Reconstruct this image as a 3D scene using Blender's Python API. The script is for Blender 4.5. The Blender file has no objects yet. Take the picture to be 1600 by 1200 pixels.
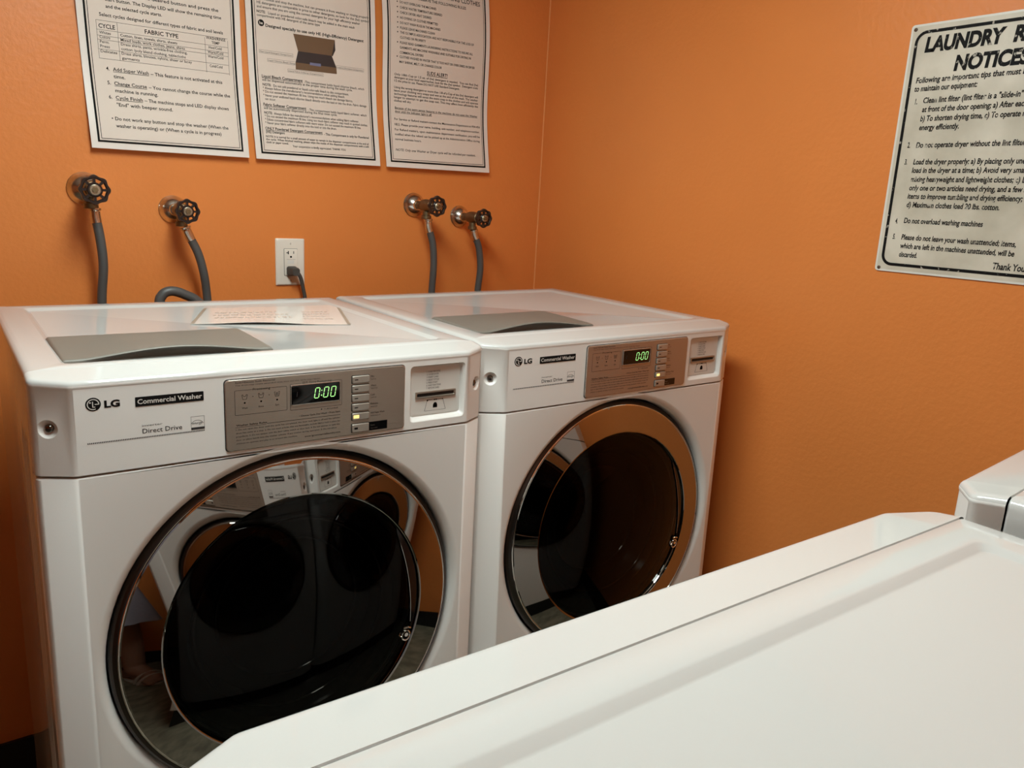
import bpy, bmesh, math, random
from mathutils import Matrix, Vector
random.seed(7)
PI = math.pi
C = bpy.context.scene.collection
sc = bpy.context.scene

# ------------------------------------------------------------------ camera
cam_d = bpy.data.cameras.new('camera')
cam_d.sensor_fit = 'HORIZONTAL'; cam_d.sensor_width = 36.0
cam_d.lens = 36.0 * 1215.76 / 1600.0
cam_d.clip_start = 0.01
cam = bpy.data.objects.new('camera', cam_d); C.objects.link(cam)
cam.matrix_world = Matrix.Translation((-0.0356, -1.0898, 1.4406)) @ (
    Matrix.Rotation(-0.6410, 4, 'Z') @ Matrix.Rotation(1.3445, 4, 'X') @ Matrix.Rotation(0.0536, 4, 'Z'))
sc.camera = cam

# ------------------------------------------------------------------ view and world
sc.view_settings.view_transform = 'Standard'
sc.view_settings.look = 'None'
sc.view_settings.gamma = 1.0
sc.view_settings.use_curve_mapping = False
sc.view_settings.exposure = 0.0
LAMP_STRENGTH = 28.0
LAMP_X, LAMP_Y = 0.36, -0.26
world = bpy.data.worlds.new('world'); sc.world = world
world.use_nodes = True
bg = world.node_tree.nodes['Background']
bg.inputs['Color'].default_value = (1.0, 0.93, 0.85, 1); bg.inputs['Strength'].default_value = 0.005

# room extents
XL, XR, YF, YB, ZC = -2.50, 1.54, -1.62, 0.93, 2.27

# ------------------------------------------------------------------ materials
def mat(name, col, rough=0.5, metal=0.0, spec=0.5, coat=0.0, emit=None, strength=0.0):
    m = bpy.data.materials.new(name); m.use_nodes = True
    b = m.node_tree.nodes['Principled BSDF']
    b.inputs['Base Color'].default_value = (*col, 1)
    b.inputs['Roughness'].default_value = rough
    b.inputs['Metallic'].default_value = metal
    b.inputs['Specular IOR Level'].default_value = spec
    b.inputs['Coat Weight'].default_value = coat
    if emit:
        b.inputs['Emission Color'].default_value = (*emit, 1)
        b.inputs['Emission Strength'].default_value = strength
    return m

def bump(m, scale, dist, detail=2.0, stretch=(1, 1, 1), strength=1.0):
    nt = m.node_tree; b = nt.nodes['Principled BSDF']
    tc = nt.nodes.new('ShaderNodeTexCoord'); mp = nt.nodes.new('ShaderNodeMapping')
    mp.inputs['Scale'].default_value = stretch
    n = nt.nodes.new('ShaderNodeTexNoise'); n.inputs['Scale'].default_value = scale
    n.inputs['Detail'].default_value = detail
    bp = nt.nodes.new('ShaderNodeBump'); bp.inputs['Distance'].default_value = dist
    bp.inputs['Strength'].default_value = strength
    nt.links.new(tc.outputs['Object'], mp.inputs['Vector'])
    nt.links.new(mp.outputs['Vector'], n.inputs['Vector'])
    nt.links.new(n.outputs['Fac'], bp.inputs['Height'])
    nt.links.new(bp.outputs['Normal'], b.inputs['Normal'])
    return n

def mottle(m, scale, ca, cb, detail=4.0, lo=0.35, hi=0.65):
    nt = m.node_tree; b = nt.nodes['Principled BSDF']
    tc = nt.nodes.new('ShaderNodeTexCoord')
    n = nt.nodes.new('ShaderNodeTexNoise'); n.inputs['Scale'].default_value = scale
    n.inputs['Detail'].default_value = detail
    r = nt.nodes.new('ShaderNodeValToRGB')
    r.color_ramp.elements[0].position = lo; r.color_ramp.elements[0].color = (*ca, 1)
    r.color_ramp.elements[1].position = hi; r.color_ramp.elements[1].color = (*cb, 1)
    nt.links.new(tc.outputs['Object'], n.inputs['Vector'])
    nt.links.new(n.outputs['Fac'], r.inputs['Fac'])
    nt.links.new(r.outputs['Color'], b.inputs['Base Color'])

M = {}
M['wall'] = mat('orange_wall_paint', (0.74, 0.232, 0.055), 0.42, spec=0.35)
mottle(M['wall'], 3.0, (0.725, 0.226, 0.053), (0.755, 0.239, 0.057))
bump(M['wall'], 85.0, 0.0008, 3.0)
M['ceiling'] = mat('ceiling_paint', (0.62, 0.59, 0.54), 0.8)
bump(M['ceiling'], 90.0, 0.002)
M['floor'] = mat('floor_tile', (0.2, 0.19, 0.14), 0.35)
mottle(M['floor'], 22.0, (0.14, 0.13, 0.092), (0.27, 0.25, 0.18), 6.0)
M['black_vinyl'] = mat('black_vinyl', (0.008, 0.008, 0.009), 0.4)
M['enamel'] = mat('white_enamel', (0.545, 0.535, 0.52), 0.06, spec=0.65)  # greyed below the front plastic to offset strong light on the tops
bump(M['enamel'], 300.0, 0.00002, 1.0)
M['plastic'] = mat('white_panel_plastic', (0.85, 0.835, 0.81), 0.28, spec=0.45)
bump(M['plastic'], 900.0, 0.00006, 1.0)
M['recess'] = mat('reader_plate', (0.72, 0.70, 0.66), 0.4)
M['dark'] = mat('dark_gap', (0.01, 0.01, 0.01), 0.6)
M['ink'] = mat('black_ink', (0.006, 0.0055, 0.0055), 0.7, spec=0.15)
M['ink2'] = mat('grey_ink', (0.045, 0.04, 0.04), 0.7, spec=0.2)
M['ink3'] = mat('faint_ink', (0.68, 0.58, 0.51), 0.3)
M['paper'] = mat('poster_paper', (0.73, 0.625, 0.55), 0.6)
M['paper_edge'] = mat('laminate_margin', (0.80, 0.73, 0.68), 0.3)
M['brown_print'] = mat('brown_print', (0.15, 0.085, 0.045), 0.5)
M['dark_print'] = mat('dark_print', (0.035, 0.025, 0.025), 0.5)
M['blue_print'] = mat('blue_print', (0.17, 0.18, 0.30), 0.5)
M['panel'] = mat('brushed_panel', (0.44, 0.38, 0.32), 0.36, 0.75)
bump(M['panel'], 30.0, 0.0002, 2.0, (1, 1, 40))
M['panel_rim'] = mat('panel_rim', (0.55, 0.50, 0.45), 0.25, 0.8)
M['button'] = mat('button_metal', (0.46, 0.42, 0.37), 0.35, 0.6)
M['display'] = mat('display_glass', (0.004, 0.004, 0.004), 0.08)
M['digit'] = mat('led_green', (0.3, 0.6, 0.2), 0.5, emit=(0.42, 0.95, 0.30), strength=1.1)
M['amber'] = mat('led_amber', (0.8, 0.6, 0.2), 0.5, emit=(1.0, 0.72, 0.22), strength=1.3)
M['chrome'] = mat('door_chrome', (0.35, 0.335, 0.32), 0.02, 1.0)
M['dark_chrome'] = mat('dark_chrome_edge', (0.07, 0.06, 0.055), 0.28, 1.0)
M['bright'] = mat('bright_chrome', (0.85, 0.84, 0.82), 0.06, 1.0)
M['steel'] = mat('drum_steel', (0.16, 0.155, 0.15), 0.25, 1.0)
M['rubber'] = mat('grey_rubber', (0.03, 0.03, 0.03), 0.4)
M['black_gloss'] = mat('black_gloss', (0.006, 0.006, 0.006), 0.08)
M['bowl'] = mat('dark_inner_bowl', (0.004, 0.0035, 0.0035), 0.15, spec=0.06)
M['tray'] = mat('grey_tray_plastic', (0.165, 0.150, 0.128), 0.45)
bump(M['tray'], 900.0, 0.0001, 1.0)
M['flange'] = mat('tarnished_chrome', (0.50, 0.46, 0.40), 0.22, 1.0)
mottle(M['flange'], 30.0, (0.48, 0.45, 0.40), (0.92, 0.90, 0.86))
M['brass'] = mat('aged_brass', (0.20, 0.15, 0.085), 0.42, 0.9)
M['wheel'] = mat('handwheel_enamel', (0.016, 0.010, 0.009), 0.28)
M['nut'] = mat('stem_nut', (0.42, 0.36, 0.27), 0.35, 0.9)
M['hose'] = mat('grey_hose_rubber', (0.075, 0.075, 0.075), 0.42)
M['coupling'] = mat('crimped_coupling', (0.62, 0.58, 0.53), 0.25, 1.0)
M['outlet'] = mat('outlet_plastic', (0.80, 0.74, 0.66), 0.35)
M['cord'] = mat('cord_rubber', (0.06, 0.055, 0.05), 0.5)
M['sign'] = mat('worn_sign_enamel', (0.60, 0.57, 0.50), 0.4)
mottle(M['sign'], 9.0, (0.48, 0.43, 0.34), (0.69, 0.63, 0.53), 8.0, 0.3, 0.62)
M['sign_rim'] = mat('sign_rim', (0.74, 0.71, 0.65), 0.4)
M['screw'] = mat('screw_steel', (0.16, 0.145, 0.13), 0.18, 1.0)
M['rusty'] = mat('rusty_screw', (0.10, 0.065, 0.045), 0.55, 0.6)
M['sheet'] = mat('glossy_sheet', (0.80, 0.74, 0.69), 0.12)
M['tan'] = mat('tan_strip', (0.33, 0.26, 0.20), 0.5)
M['fixture'] = mat('fixture_enamel', (0.8, 0.8, 0.78), 0.4)
M['lamp'] = mat('lamp_diffuser', (0.9, 0.9, 0.9), 0.5, emit=(0.90, 1.03, 0.99), strength=LAMP_STRENGTH)

def worn_ink():
    m = mat('worn_black_ink', (0.006, 0.005, 0.005), 0.6, spec=0.15)
    nt = m.node_tree; b = nt.nodes['Principled BSDF']
    tc = nt.nodes.new('ShaderNodeTexCoord'); n = nt.nodes.new('ShaderNodeTexNoise')
    n.inputs['Scale'].default_value = 120.0; n.inputs['Detail'].default_value = 5.0
    r = nt.nodes.new('ShaderNodeValToRGB')
    r.color_ramp.elements[0].position = 0.62; r.color_ramp.elements[0].color = (0.006, 0.005, 0.005, 1)
    r.color_ramp.elements[1].position = 0.68; r.color_ramp.elements[1].color = (0.40, 0.37, 0.32, 1)
    nt.links.new(tc.outputs['Object'], n.inputs['Vector']); nt.links.new(n.outputs['Fac'], r.inputs['Fac'])
    nt.links.new(r.outputs['Color'], b.inputs['Base Color'])
    return m
M['worn'] = worn_ink()

def glass_mat(name, tint, base=0.045):
    m = bpy.data.materials.new(name); m.use_nodes = True
    nt = m.node_tree; nt.nodes.clear()
    out = nt.nodes.new('ShaderNodeOutputMaterial'); mix = nt.nodes.new('ShaderNodeMixShader')
    tr = nt.nodes.new('ShaderNodeBsdfTransparent'); gl = nt.nodes.new('ShaderNodeBsdfGlossy')
    tr.inputs['Color'].default_value = (*tint, 1)
    gl.inputs['Roughness'].default_value = 0.0; gl.inputs['Color'].default_value = (1, 1, 1, 1)
    lw = nt.nodes.new('ShaderNodeLayerWeight'); lw.inputs['Blend'].default_value = 0.5
    pw = nt.nodes.new('ShaderNodeMath'); pw.operation = 'POWER'; pw.inputs[1].default_value = 5.0
    ml = nt.nodes.new('ShaderNodeMath'); ml.operation = 'MULTIPLY_ADD'
    ml.inputs[1].default_value = 1.0 - base; ml.inputs[2].default_value = base
    nt.links.new(lw.outputs['Facing'], pw.inputs[0]); nt.links.new(pw.outputs[0], ml.inputs[0])
    nt.links.new(ml.outputs[0], mix.inputs['Fac'])
    nt.links.new(tr.outputs[0], mix.inputs[1]); nt.links.new(gl.outputs[0], mix.inputs[2])
    nt.links.new(mix.outputs[0], out.inputs['Surface'])
    return m
M['glass'] = glass_mat('smoked_door_glass', (0.34, 0.32, 0.30), 0.014)

# ------------------------------------------------------------------ mesh builder
class MB:
    def __init__(s): s.v = []; s.f = []; s.m = []; s.mats = []
    def mi(s, key):
        if key not in s.mats: s.mats.append(key)
        return s.mats.index(key)
    def add(s, vs, fs, key):
        o = len(s.v); s.v += [tuple(p) for p in vs]; i = s.mi(key)
        for f in fs: s.f.append(tuple(o + k for k in f)); s.m.append(i)
    def box(s, x0, x1, y0, y1, z0, z1, key):
        s.add([(x0,y0,z0),(x1,y0,z0),(x1,y1,z0),(x0,y1,z0),(x0,y0,z1),(x1,y0,z1),(x1,y1,z1),(x0,y1,z1)],
              [(0,3,2,1),(4,5,6,7),(0,1,5,4),(1,2,6,5),(2,3,7,6),(3,0,4,7)], key)
    def loft(s, rings, key, closed=True, cap0=False, cap1=False, skip=()):
        n = len(rings[0]); vs = [p for r in rings for p in r]; fs = []
        for i in range(len(rings) - 1):
            for j in range(n if closed else n - 1):
                if (i, j) in skip: continue
                a = i*n + j; b = i*n + (j+1) % n
                fs.append((a, b, b + n, a + n))
        if cap0: fs.append(tuple(range(n - 1, -1, -1)))
        if cap1: fs.append(tuple((len(rings)-1)*n + k for k in range(n)))
        s.add(vs, fs, key)
    def lathe(s, prof, key, seg=96, T=None, cap0=False, cap1=False):
        # profile (r, h) turned about the local Y axis
        T = T or Matrix.Identity(4)
        rings = [[T @ Vector((r*math.cos(2*PI*k/seg), h, r*math.sin(2*PI*k/seg))) for k in range(seg)] for r, h in prof]
        s.loft(rings, key, True, cap0, cap1)
    def tube(s, pts, rad, key, seg=12, closed=False, caps=True):
        pts = [Vector(p) for p in pts]; n = len(pts); rings = []
        up = None
        for i, p in enumerate(pts):
            if closed: t = (pts[(i+1) % n] - pts[i-1]).normalized()
            else: t = (pts[min(i+1, n-1)] - pts[max(i-1, 0)]).normalized()
            if up is None:
                up = t.orthogonal().normalized()
            up = (up - t*up.dot(t)).normalized(); side = t.cross(up)
            r = rad[i] if isinstance(rad, (list, tuple)) else rad
            rings.append([p + (up*math.cos(2*PI*k/seg) + side*math.sin(2*PI*k/seg))*r for k in range(seg)])
        if closed: rings.append(rings[0])
        s.loft(rings, key, True, caps and not closed, caps and not closed)
    def hole_face(s, outer, holes, key):
        bm = bmesh.new(); es = []; hv = []
        for loop in [outer] + holes:
            vs = [bm.verts.new(p) for p in loop]
            hv.append(set(vs))
            for i in range(len(vs)): es.append(bm.edges.new((vs[i], vs[(i+1) % len(vs)])))
        bmesh.ops.triangle_fill(bm, use_beauty=True, use_dissolve=False, edges=es)
        bad = [f for f in bm.faces if any(all(v in h for v in f.verts) for h in hv[1:])]
        bmesh.ops.delete(bm, geom=bad, context='FACES_ONLY')
        bm.verts.index_update()
        s.add([v.co.copy() for v in bm.verts], [[v.index for v in f.verts] for f in bm.faces], key)
        bm.free()
    def ink(s, ink, fn):
        for pts, faces, key in ink.items:
            s.add([fn(u, v) for u, v in pts], faces, key)
    def build(s, name, parent=None, sharp=30.0, recalc=False, smooth=True):
        me = bpy.data.meshes.new(name); me.from_pydata(s.v, [], s.f)
        for k in s.mats: me.materials.append(M[k])
        me.polygons.foreach_set('material_index', s.m)
        bm = bmesh.new(); bm.from_mesh(me)
        bmesh.ops.remove_doubles(bm, verts=bm.verts, dist=1e-6)
        if recalc: bmesh.ops.recalc_face_normals(bm, faces=bm.faces)
        bm.to_mesh(me); bm.free()
        if smooth:
            me.polygons.foreach_set('use_smooth', [True]*len(me.polygons))
            me.set_sharp_from_angle(angle=math.radians(sharp))
        me.update()
        o = bpy.data.objects.new(name, me); C.objects.link(o)
        if parent: o.parent = parent
        return o

def tag(o, label=None, cat=None, group=None, kind=None):
    if label: o['label'] = label
    if cat: o['category'] = cat
    if group: o['group'] = group
    if kind: o['kind'] = kind
    return o
def empty(name, loc=(0, 0, 0), rz=0.0):
    o = bpy.data.objects.new(name, None); C.objects.link(o)
    o.location = loc; o.rotation_euler = (0, 0, rz); o.empty_display_size = 0.1
    return o
def copy_tree(o, parent=None, skip=()):
    c = o.copy(); C.objects.link(c)
    if parent: c.parent = parent
    for ch in list(o.children):
        if ch.name.split('.')[0] not in skip: copy_tree(ch, c, skip)
    return c

# ------------------------------------------------------------------ flat print (text, rules, marks)
_glyphs = {}
def glyph_mesh(txt, bold, shear):
    k = (txt, bold, shear)
    if k not in _glyphs:
        cu = bpy.data.curves.new('t', 'FONT'); cu.body = txt; cu.size = 1.0; cu.resolution_u = 4 if bold > 0.02 else 2
        cu.offset = bold; cu.shear = shear
        ob = bpy.data.objects.new('t', cu); me = ob.to_mesh()
        vs = [(v.co.x, v.co.y) for v in me.vertices]; fs = [tuple(p.vertices) for p in me.polygons]
        ob.to_mesh_clear(); bpy.data.objects.remove(ob); bpy.data.curves.remove(cu)
        _glyphs[k] = (vs, fs)
    return _glyphs[k]
class Ink:
    def __init__(s): s.items = []
    def text(s, txt, u, v, h, u1=None, bold=0.0, shear=0.0, key='ink', align='l', aspect=0.95, under=False):
        """capital height h; left edge u (or centre/right); stretched to end at u1 when given"""
        vs, fs = glyph_mesh(txt, bold, shear)
        if not vs: return
        sy = h/0.73
        x0 = min(p[0] for p in vs); x1 = max(p[0] for p in vs)
        sx = (u1 - u)/(x1 - x0) if u1 is not None else sy*aspect
        w = (x1 - x0)*sx
        if u1 is None and align == 'c': u -= w/2
        if u1 is None and align == 'r': u -= w
        s.items.append(([(u + (p[0]-x0)*sx, v + p[1]*sy) for p in vs], fs, key))
        if under: s.rect(u, u + w, v - h*0.30, v - h*0.18, key)
        return u + w
    def rect(s, u0, u1, v0, v1, key='ink', step=0.03):
        nu = max(1, int(math.ceil(abs(u1-u0)/step))); nv = max(1, int(math.ceil(abs(v1-v0)/step)))
        pts = [(u0 + (u1-u0)*i/nu, v0 + (v1-v0)*j/nv) for j in range(nv+1) for i in range(nu+1)]
        fs = [(j*(nu+1)+i, j*(nu+1)+i+1, (j+1)*(nu+1)+i+1, (j+1)*(nu+1)+i) for j in range(nv) for i in range(nu)]
        s.items.append((pts, fs, key))
    def frame(s, u0, u1, v0, v1, t, key='ink'):
        s.rect(u0, u1, v0, v0+t, key); s.rect(u0, u1, v1-t, v1, key)
        s.rect(u0, u0+t, v0+t, v1-t, key); s.rect(u1-t, u1, v0+t, v1-t, key)
    def rframe(s, u0, u1, v0, v1, r, t, key='ink'):
        a = rrect(u0, u1, v0, v1, r, 8); b = rrect(u0+t, u1-t, v0+t, v1-t, max(r-t, 1e-4), 8)
        a = resample(a, 0.02); n = len(a)
        b = [min(((p[0]-q[0])**2+(p[1]-q[1])**2, q) for q in resample(b, 0.004))[1] for p in a]
        s.items.append((a + b, [(i, (i+1) % n, n+(i+1) % n, n+i) for i in range(n)], key))
    def poly(s, pts, key='ink'): s.items.append((list(pts), [tuple(range(len(pts)))], key))
    def disc(s, u, v, r, key='ink', n=24): s.poly([(u + r*math.cos(2*PI*k/n), v + r*math.sin(2*PI*k/n)) for k in range(n)], key)
    def arc(s, u, v, r, t, a0, a1, key='ink', n=24):
        pts = []
        for k in range(n+1):
            a = a0 + (a1-a0)*k/n; pts += [(u+r*math.cos(a), v+r*math.sin(a)), (u+(r-t)*math.cos(a), v+(r-t)*math.sin(a))]
        s.items.append((pts, [(2*k, 2*k+2, 2*k+3, 2*k+1) for k in range(n)], key))
    def line(s, u0, v0, u1, v1, t, key='ink'):
        d = math.hypot(u1-u0, v1-v0); nx, ny = -(v1-v0)/d*t/2, (u1-u0)/d*t/2
        s.poly([(u0+nx, v0+ny), (u1+nx, v1+ny), (u1-nx, v1-ny), (u0-nx, v0-ny)], key)
def rrect(u0, u1, v0, v1, r, n=5):
    out = []
    for cx, cy, a in ((u1-r, v1-r, 0), (u0+r, v1-r, PI/2), (u0+r, v0+r, PI), (u1-r, v0+r, 1.5*PI)):
        for k in range(n): out.append((cx + r*math.cos(a + PI/2*k/(n-1)), cy + r*math.sin(a + PI/2*k/(n-1))))
    return out
def resample(loop, step):
    out = []
    for i, p in enumerate(loop):
        q = loop[(i+1) % len(loop)]; d = math.hypot(q[0]-p[0], q[1]-p[1]); k = max(1, int(d/step))
        out += [(p[0] + (q[0]-p[0])*j/k, p[1] + (q[1]-p[1])*j/k) for j in range(k)]
    return out
def catmull(pts, n=10):
    P = [Vector(p) for p in pts]; P = [P[0]*2 - P[1]] + P + [P[-1]*2 - P[-2]]; out = []
    for i in range(1, len(P)-2):
        for k in range(n):
            t = k/n; a, b, c, d = P[i-1:i+3]
            out.append(0.5*((2*b) + (c-a)*t + (2*a-5*b+4*c-d)*t*t + (3*b-a-3*c+d)*t**3))
    out.append(P[-2]); return out

# ------------------------------------------------------------------ room
def slab(name, x0, x1, y0, y1, z0, z1, key):
    b = MB(); b.box(x0, x1, y0, y1, z0, z1, key); return tag(b.build(name, smooth=False), kind='structure')
T = 0.08
slab('floor', XL-T, XR+T, YF-T, YB+T, -0.08, 0.0, 'floor')
slab('ceiling', XL-T, XR+T, YF-T, YB+T, ZC, ZC+0.08, 'ceiling')
slab('wall_back', XL-T, XR+T, YB, YB+T, 0, ZC, 'wall')
slab('wall_right', XR, XR+T, YF, YB, 0, ZC, 'wall')
slab('wall_left', XL-T, XL, YF, YB, 0, ZC, 'wall')
slab('wall_front', XL-T, XR+T, YF-T, YF, 0, ZC, 'wall')
slab('baseboard_back', XL, XR, YB-0.009, YB, 0, 0.102, 'black_vinyl')
slab('baseboard_right', XR-0.009, XR, YF, YB-0.009, 0, 0.102, 'black_vinyl')
slab('baseboard_left', XL, XL+0.009, YF, YB-0.009, 0, 0.102, 'black_vinyl')
slab('baseboard_front', -0.32, XR-0.009, YF, YF+0.009, 0, 0.102, 'black_vinyl')

# caulk bead in the corner of the back and right walls
M['caulk'] = mat('painted_caulk', (0.82, 0.34, 0.12), 0.3)
b = MB(); b.tube([(XR - 0.0008, YB - 0.0008, 0.103), (XR - 0.0010, YB - 0.0008, 1.2), (XR - 0.0006, YB - 0.0010, 1.6), (XR - 0.0010, YB - 0.0008, ZC - 0.001)], 0.0022, 'caulk', 8)
tag(b.build('trim_1'), kind='structure')

# pale door in the wall behind the machines facing the washers
M['door_paint'] = mat('pale_door_paint', (0.52, 0.53, 0.44), 0.4)
do = empty('door_1', (-0.85, YF, 0)); tag(do, kind='structure')
b = MB(); b.box(-0.45, 0.45, 0.001, 0.035, 0.012, 2.03, 'door_paint'); b.build('door_leaf', do, smooth=False)
b = MB()
for x0, x1, z0, z1 in ((-0.53, -0.455, 0, 2.11), (0.455, 0.53, 0, 2.11), (-0.455, 0.455, 2.035, 2.11)): b.box(x0, x1, 0.001, 0.03, z0, z1, 'door_paint')
b.build('door_frame', do, smooth=False)
b = MB(); b.lathe([(0.026, 0.035), (0.026, 0.040), (0.010, 0.044), (0.010, 0.075), (0.024, 0.082), (0.027, 0.095), (0.018, 0.108), (0.004, 0.111)], 'bright', 24, Matrix.Translation((-0.38, 0, 1.0)), False, True); b.build('door_knob', do)

# ------------------------------------------------------------------ ceiling lamp
lr = empty('ceiling_light', (LAMP_X, LAMP_Y, ZC))
tag(lr, 'long white fluorescent ceiling fixture above the aisle between the machines', 'ceiling light')
b = MB(); b.box(-0.16, 0.16, -0.47, 0.47, -0.05, -0.001, 'fixture'); b.build('lamp_housing', lr, smooth=False)
b = MB()
prof = [(-0.145, -0.051), (-0.13, -0.075), (-0.08, -0.095), (0, -0.102), (0.08, -0.095), (0.13, -0.075), (0.145, -0.051)]
b.loft([[(x, -0.45, z) for x, z in prof], [(x, 0.45, z) for x, z in prof]], 'lamp', True, True, True)
b.build('lamp_diffuser', lr, recalc=True)

# ------------------------------------------------------------------ washing machine
# local frame: x across (left when facing it is -x), y into the machine, z up from the floor
U = lambda u: (u - 0.3428)*1.12          # measured panel coordinates -> local metres
V = lambda v: v*1.12 + 0.10
RC = 0.0052; H = 1.201; SEAM = 1.0665; DZ = 0.777
CHW, CHD = 0.043, 0.025
def outline(d, yb, r=0.014, n=5):
    """front outline of the body (open at the back), inset by d, front corners rounded"""
    ch = CHD/math.hypot(CHW, CHD), CHW/math.hypot(CHW, CHD)
    # half planes -> corners
    hx = 0.343 - d
    t = math.tan(math.atan2(CHD, CHW)/2)
    xf = 0.343 - CHW - d*t                                  # front/chamfer corner
    slope = CHD/CHW
    yside = d + (hx - xf)*slope                        # chamfer/side corner
    base = [(-hx, yb), (-hx, yside), (-xf, d), (xf, d), (hx, yside), (hx, yb)]
    out = [base[0]]
    for i in range(1, 5):
        p = Vector(base[i]); a = (Vector(base[i-1]) - p).normalized(); c = (Vector(base[i+1]) - p).normalized()
        ang = a.angle(c); L = r/math.tan(ang/2)
        L = min(L, 0.4*(Vector(base[i-1]) - p).length if i == 1 else L, 0.4*(Vector(base[i+1]) - p).length if i == 4 else L)
        p0 = p + a*L; p1 = p + c*L
        for k in range(n):
            s_ = k/(n-1); out.append(tuple((1-s_)**2*p0 + 2*s_*(1-s_)*p + s_*s_*p1))
    out.append(base[5])
    return out
YS = 0.053
def ztop(y): return H - 0.0055*max(0.0, (YS - y))/0.040
def dimple_loop(side, n=20, r=0.0125):
    e = Vector((-CHW, CHD, 0)).normalized()
    c = Vector((-0.3255, CHD*(0.3255 - (0.343 - CHW))/CHW, V(0.9218)))
    pts = [c + e*math.cos(2*PI*k/n)*r + Vector((0, 0, 1))*math.sin(2*PI*k/n)*r for k in range(n)]
    nrm = Vector((-CHD, -CHW, 0)).normalized()
    if side > 0:
        pts = [Vector((-p.x, p.y, p.z)) for p in pts]; c = Vector((-c.x, c.y, c.z)); nrm = Vector((-nrm.x, nrm.y, 0))
    return pts, c, nrm

def make_washer():
    root = empty('washing_machine')
    # plinth
    b = MB(); b.box(-0.33, 0.33, 0.025, 0.665, 0.0, 0.1, 'black_vinyl'); b.build('plinth', root, smooth=False)
    # cabinet with pressed ribs down the sides
    b = MB()
    def rr(x0, x1, y0, y1, r, z): return [(p[0], p[1], z) for p in rrect(x0, x1, y0, y1, r, 5)]
    b.loft([rr(-0.340, 0.340, 0.058, 0.678, 0.004, 0.1005), rr(-0.343, 0.343, 0.0538, 0.681, 0.004, 0.104), rr(-0.343, 0.343, 0.0538, 0.681, 0.003, 1.1765)], 'enamel', True, True, True)
    # the cabinet is open at the front, behind the front panel
    keep = [k for k, fc in enumerate(b.f) if not (len(fc) == 4 and all(abs(b.v[q][1] - 0.0538) < 1e-4 for q in fc))]
    b.f = [b.f[k] for k in keep]; b.m = [b.m[k] for k in keep]
    for sx in (-1, 1):
        for yc in (0.105, 0.135, 0.165):
            prof = [(-0.007, 0.0), (-0.004, 0.0016), (0.0, 0.0024), (0.004, 0.0016), (0.007, 0.0)]
            rings = []
            for z, k in ((0.30, 0.0), (0.32, 1.0), (1.09, 1.0), (1.11, 0.0)):
                rings.append([(sx*(0.343 - 0.0004 + h*k), yc + y, z) for y, h in prof])
            b.loft(rings, 'enamel', False)
    b.build('cabinet', root, recalc=False)
    # lid
    b = MB()
    rings = [rr(-0.343, 0.343, 0.0538, 0.681, 0.003, 1.1765), rr(-0.343, 0.343, 0.0538, 0.682, 0.003, 1.1900),
             rr(-0.3424, 0.3424, 0.0538, 0.682, 0.003, 1.1950), rr(-0.3404, 0.3404, 0.0539, 0.680, 0.003, 1.1980), rr(-0.3365, 0.3365, 0.0542, 0.677, 0.003, 1.2001), rr(-0.3310, 0.3310, 0.0552, 0.671, 0.003, H),
             rr(-0.298, 0.298, 0.085, 0.641, 0.014, H), rr(-0.295, 0.295, 0.088, 0.638, 0.012, H - 0.0006), rr(-0.2895, 0.2895, 0.0935, 0.6325, 0.009, H - RC + 0.0006), rr(-0.287, 0.287, 0.096, 0.630, 0.007, H - RC)]
    b.loft(rings, 'enamel', True, True, True)
    b.build('top_lid', root, sharp=40)
    # control panel shell
    b = MB()
    hole = [(p[0], 0.0, p[1]) for p in rrect(U(0.5095), U(0.6045), V(0.8755), V(0.9605), 0.007, 5)]
    spec = [(0.003, None, SEAM + 0.0012), (0.0, None, SEAM + 0.0030), (0.0, 0.0105, None), (-0.0007, 0.0092, None), (-0.0007, 0.0060, None), (0.0003, 0.0035, None), (0.0018, 0.0017, None), (0.0040, 0.0006, None), (0.0070, 0.0, None)]
    o0 = outline(0, YS); n = len(o0); rings = []
    for d, dz, z in spec:
        oo = outline(d, YS)
        rings.append([(p[0], p[1], z if z is not None else ztop(max(0.007, q[1])) - dz) for p, q in zip(oo, o0)])
    rings.append([(p[0], YS, H) for p in outline(0.010, YS)])
    last = rings[-1]; b.loft([last, [(p[0], YS + 0.0003, p[2] - 0.0008) for p in last], [(p[0], YS + 0.0009, p[2] - 0.0100) for p in last]], 'enamel', False)
    iF, iL, iR = 10, 5, 15        # flat segments: chamfer left, front, chamfer right
    b.loft(rings[:5], 'plastic', False, skip={(1, iF), (1, iL), (1, iR)}); b.loft(rings[4:], 'enamel', False)  # top rim of the plastic shell greyed like the lid to offset overhead light
    quad = lambda j: [rings[1][j], rings[1][j+1], rings[2][j+1], rings[2][j]]
    b.hole_face(quad(iF), [hole], 'plastic')
    for j, side in ((iL, -1), (iR, 1)):
        pts, c, nrm = dimple_loop(side)
        b.hole_face(quad(j), [[tuple(p) for p in pts]], 'plastic')
        rr_ = [pts]
        for k, dp in ((0.86, 0.0016), (0.62, 0.0050), (0.36, 0.0068)):
            rr_.append([c + (p - c)*k - nrm*dp for p in pts])
        b.loft(rr_, 'plastic', True, False, True)
    # recess of the card reader
    rc = [(U(0.557), V(0.918))]
    def shrink(dx, y): return [(p[0], y, p[1]) for p in rrect(U(0.5095)+dx, U(0.6045)-dx, V(0.8755)+dx*1.5, V(0.9605)-dx*0.6, 0.006, 5)]
    b.loft([hole, shrink(0.0015, 0.0012), shrink(0.004, 0.009), shrink(0.0045, 0.010)], 'plastic', True)
    b.loft([[(p[0], p[1], SEAM + 0.0012) for p in outline(0.003, YS)], [(p[0], YS, SEAM + 0.0012) for p in outline(0.004, YS)]], 'dark', False)
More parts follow.
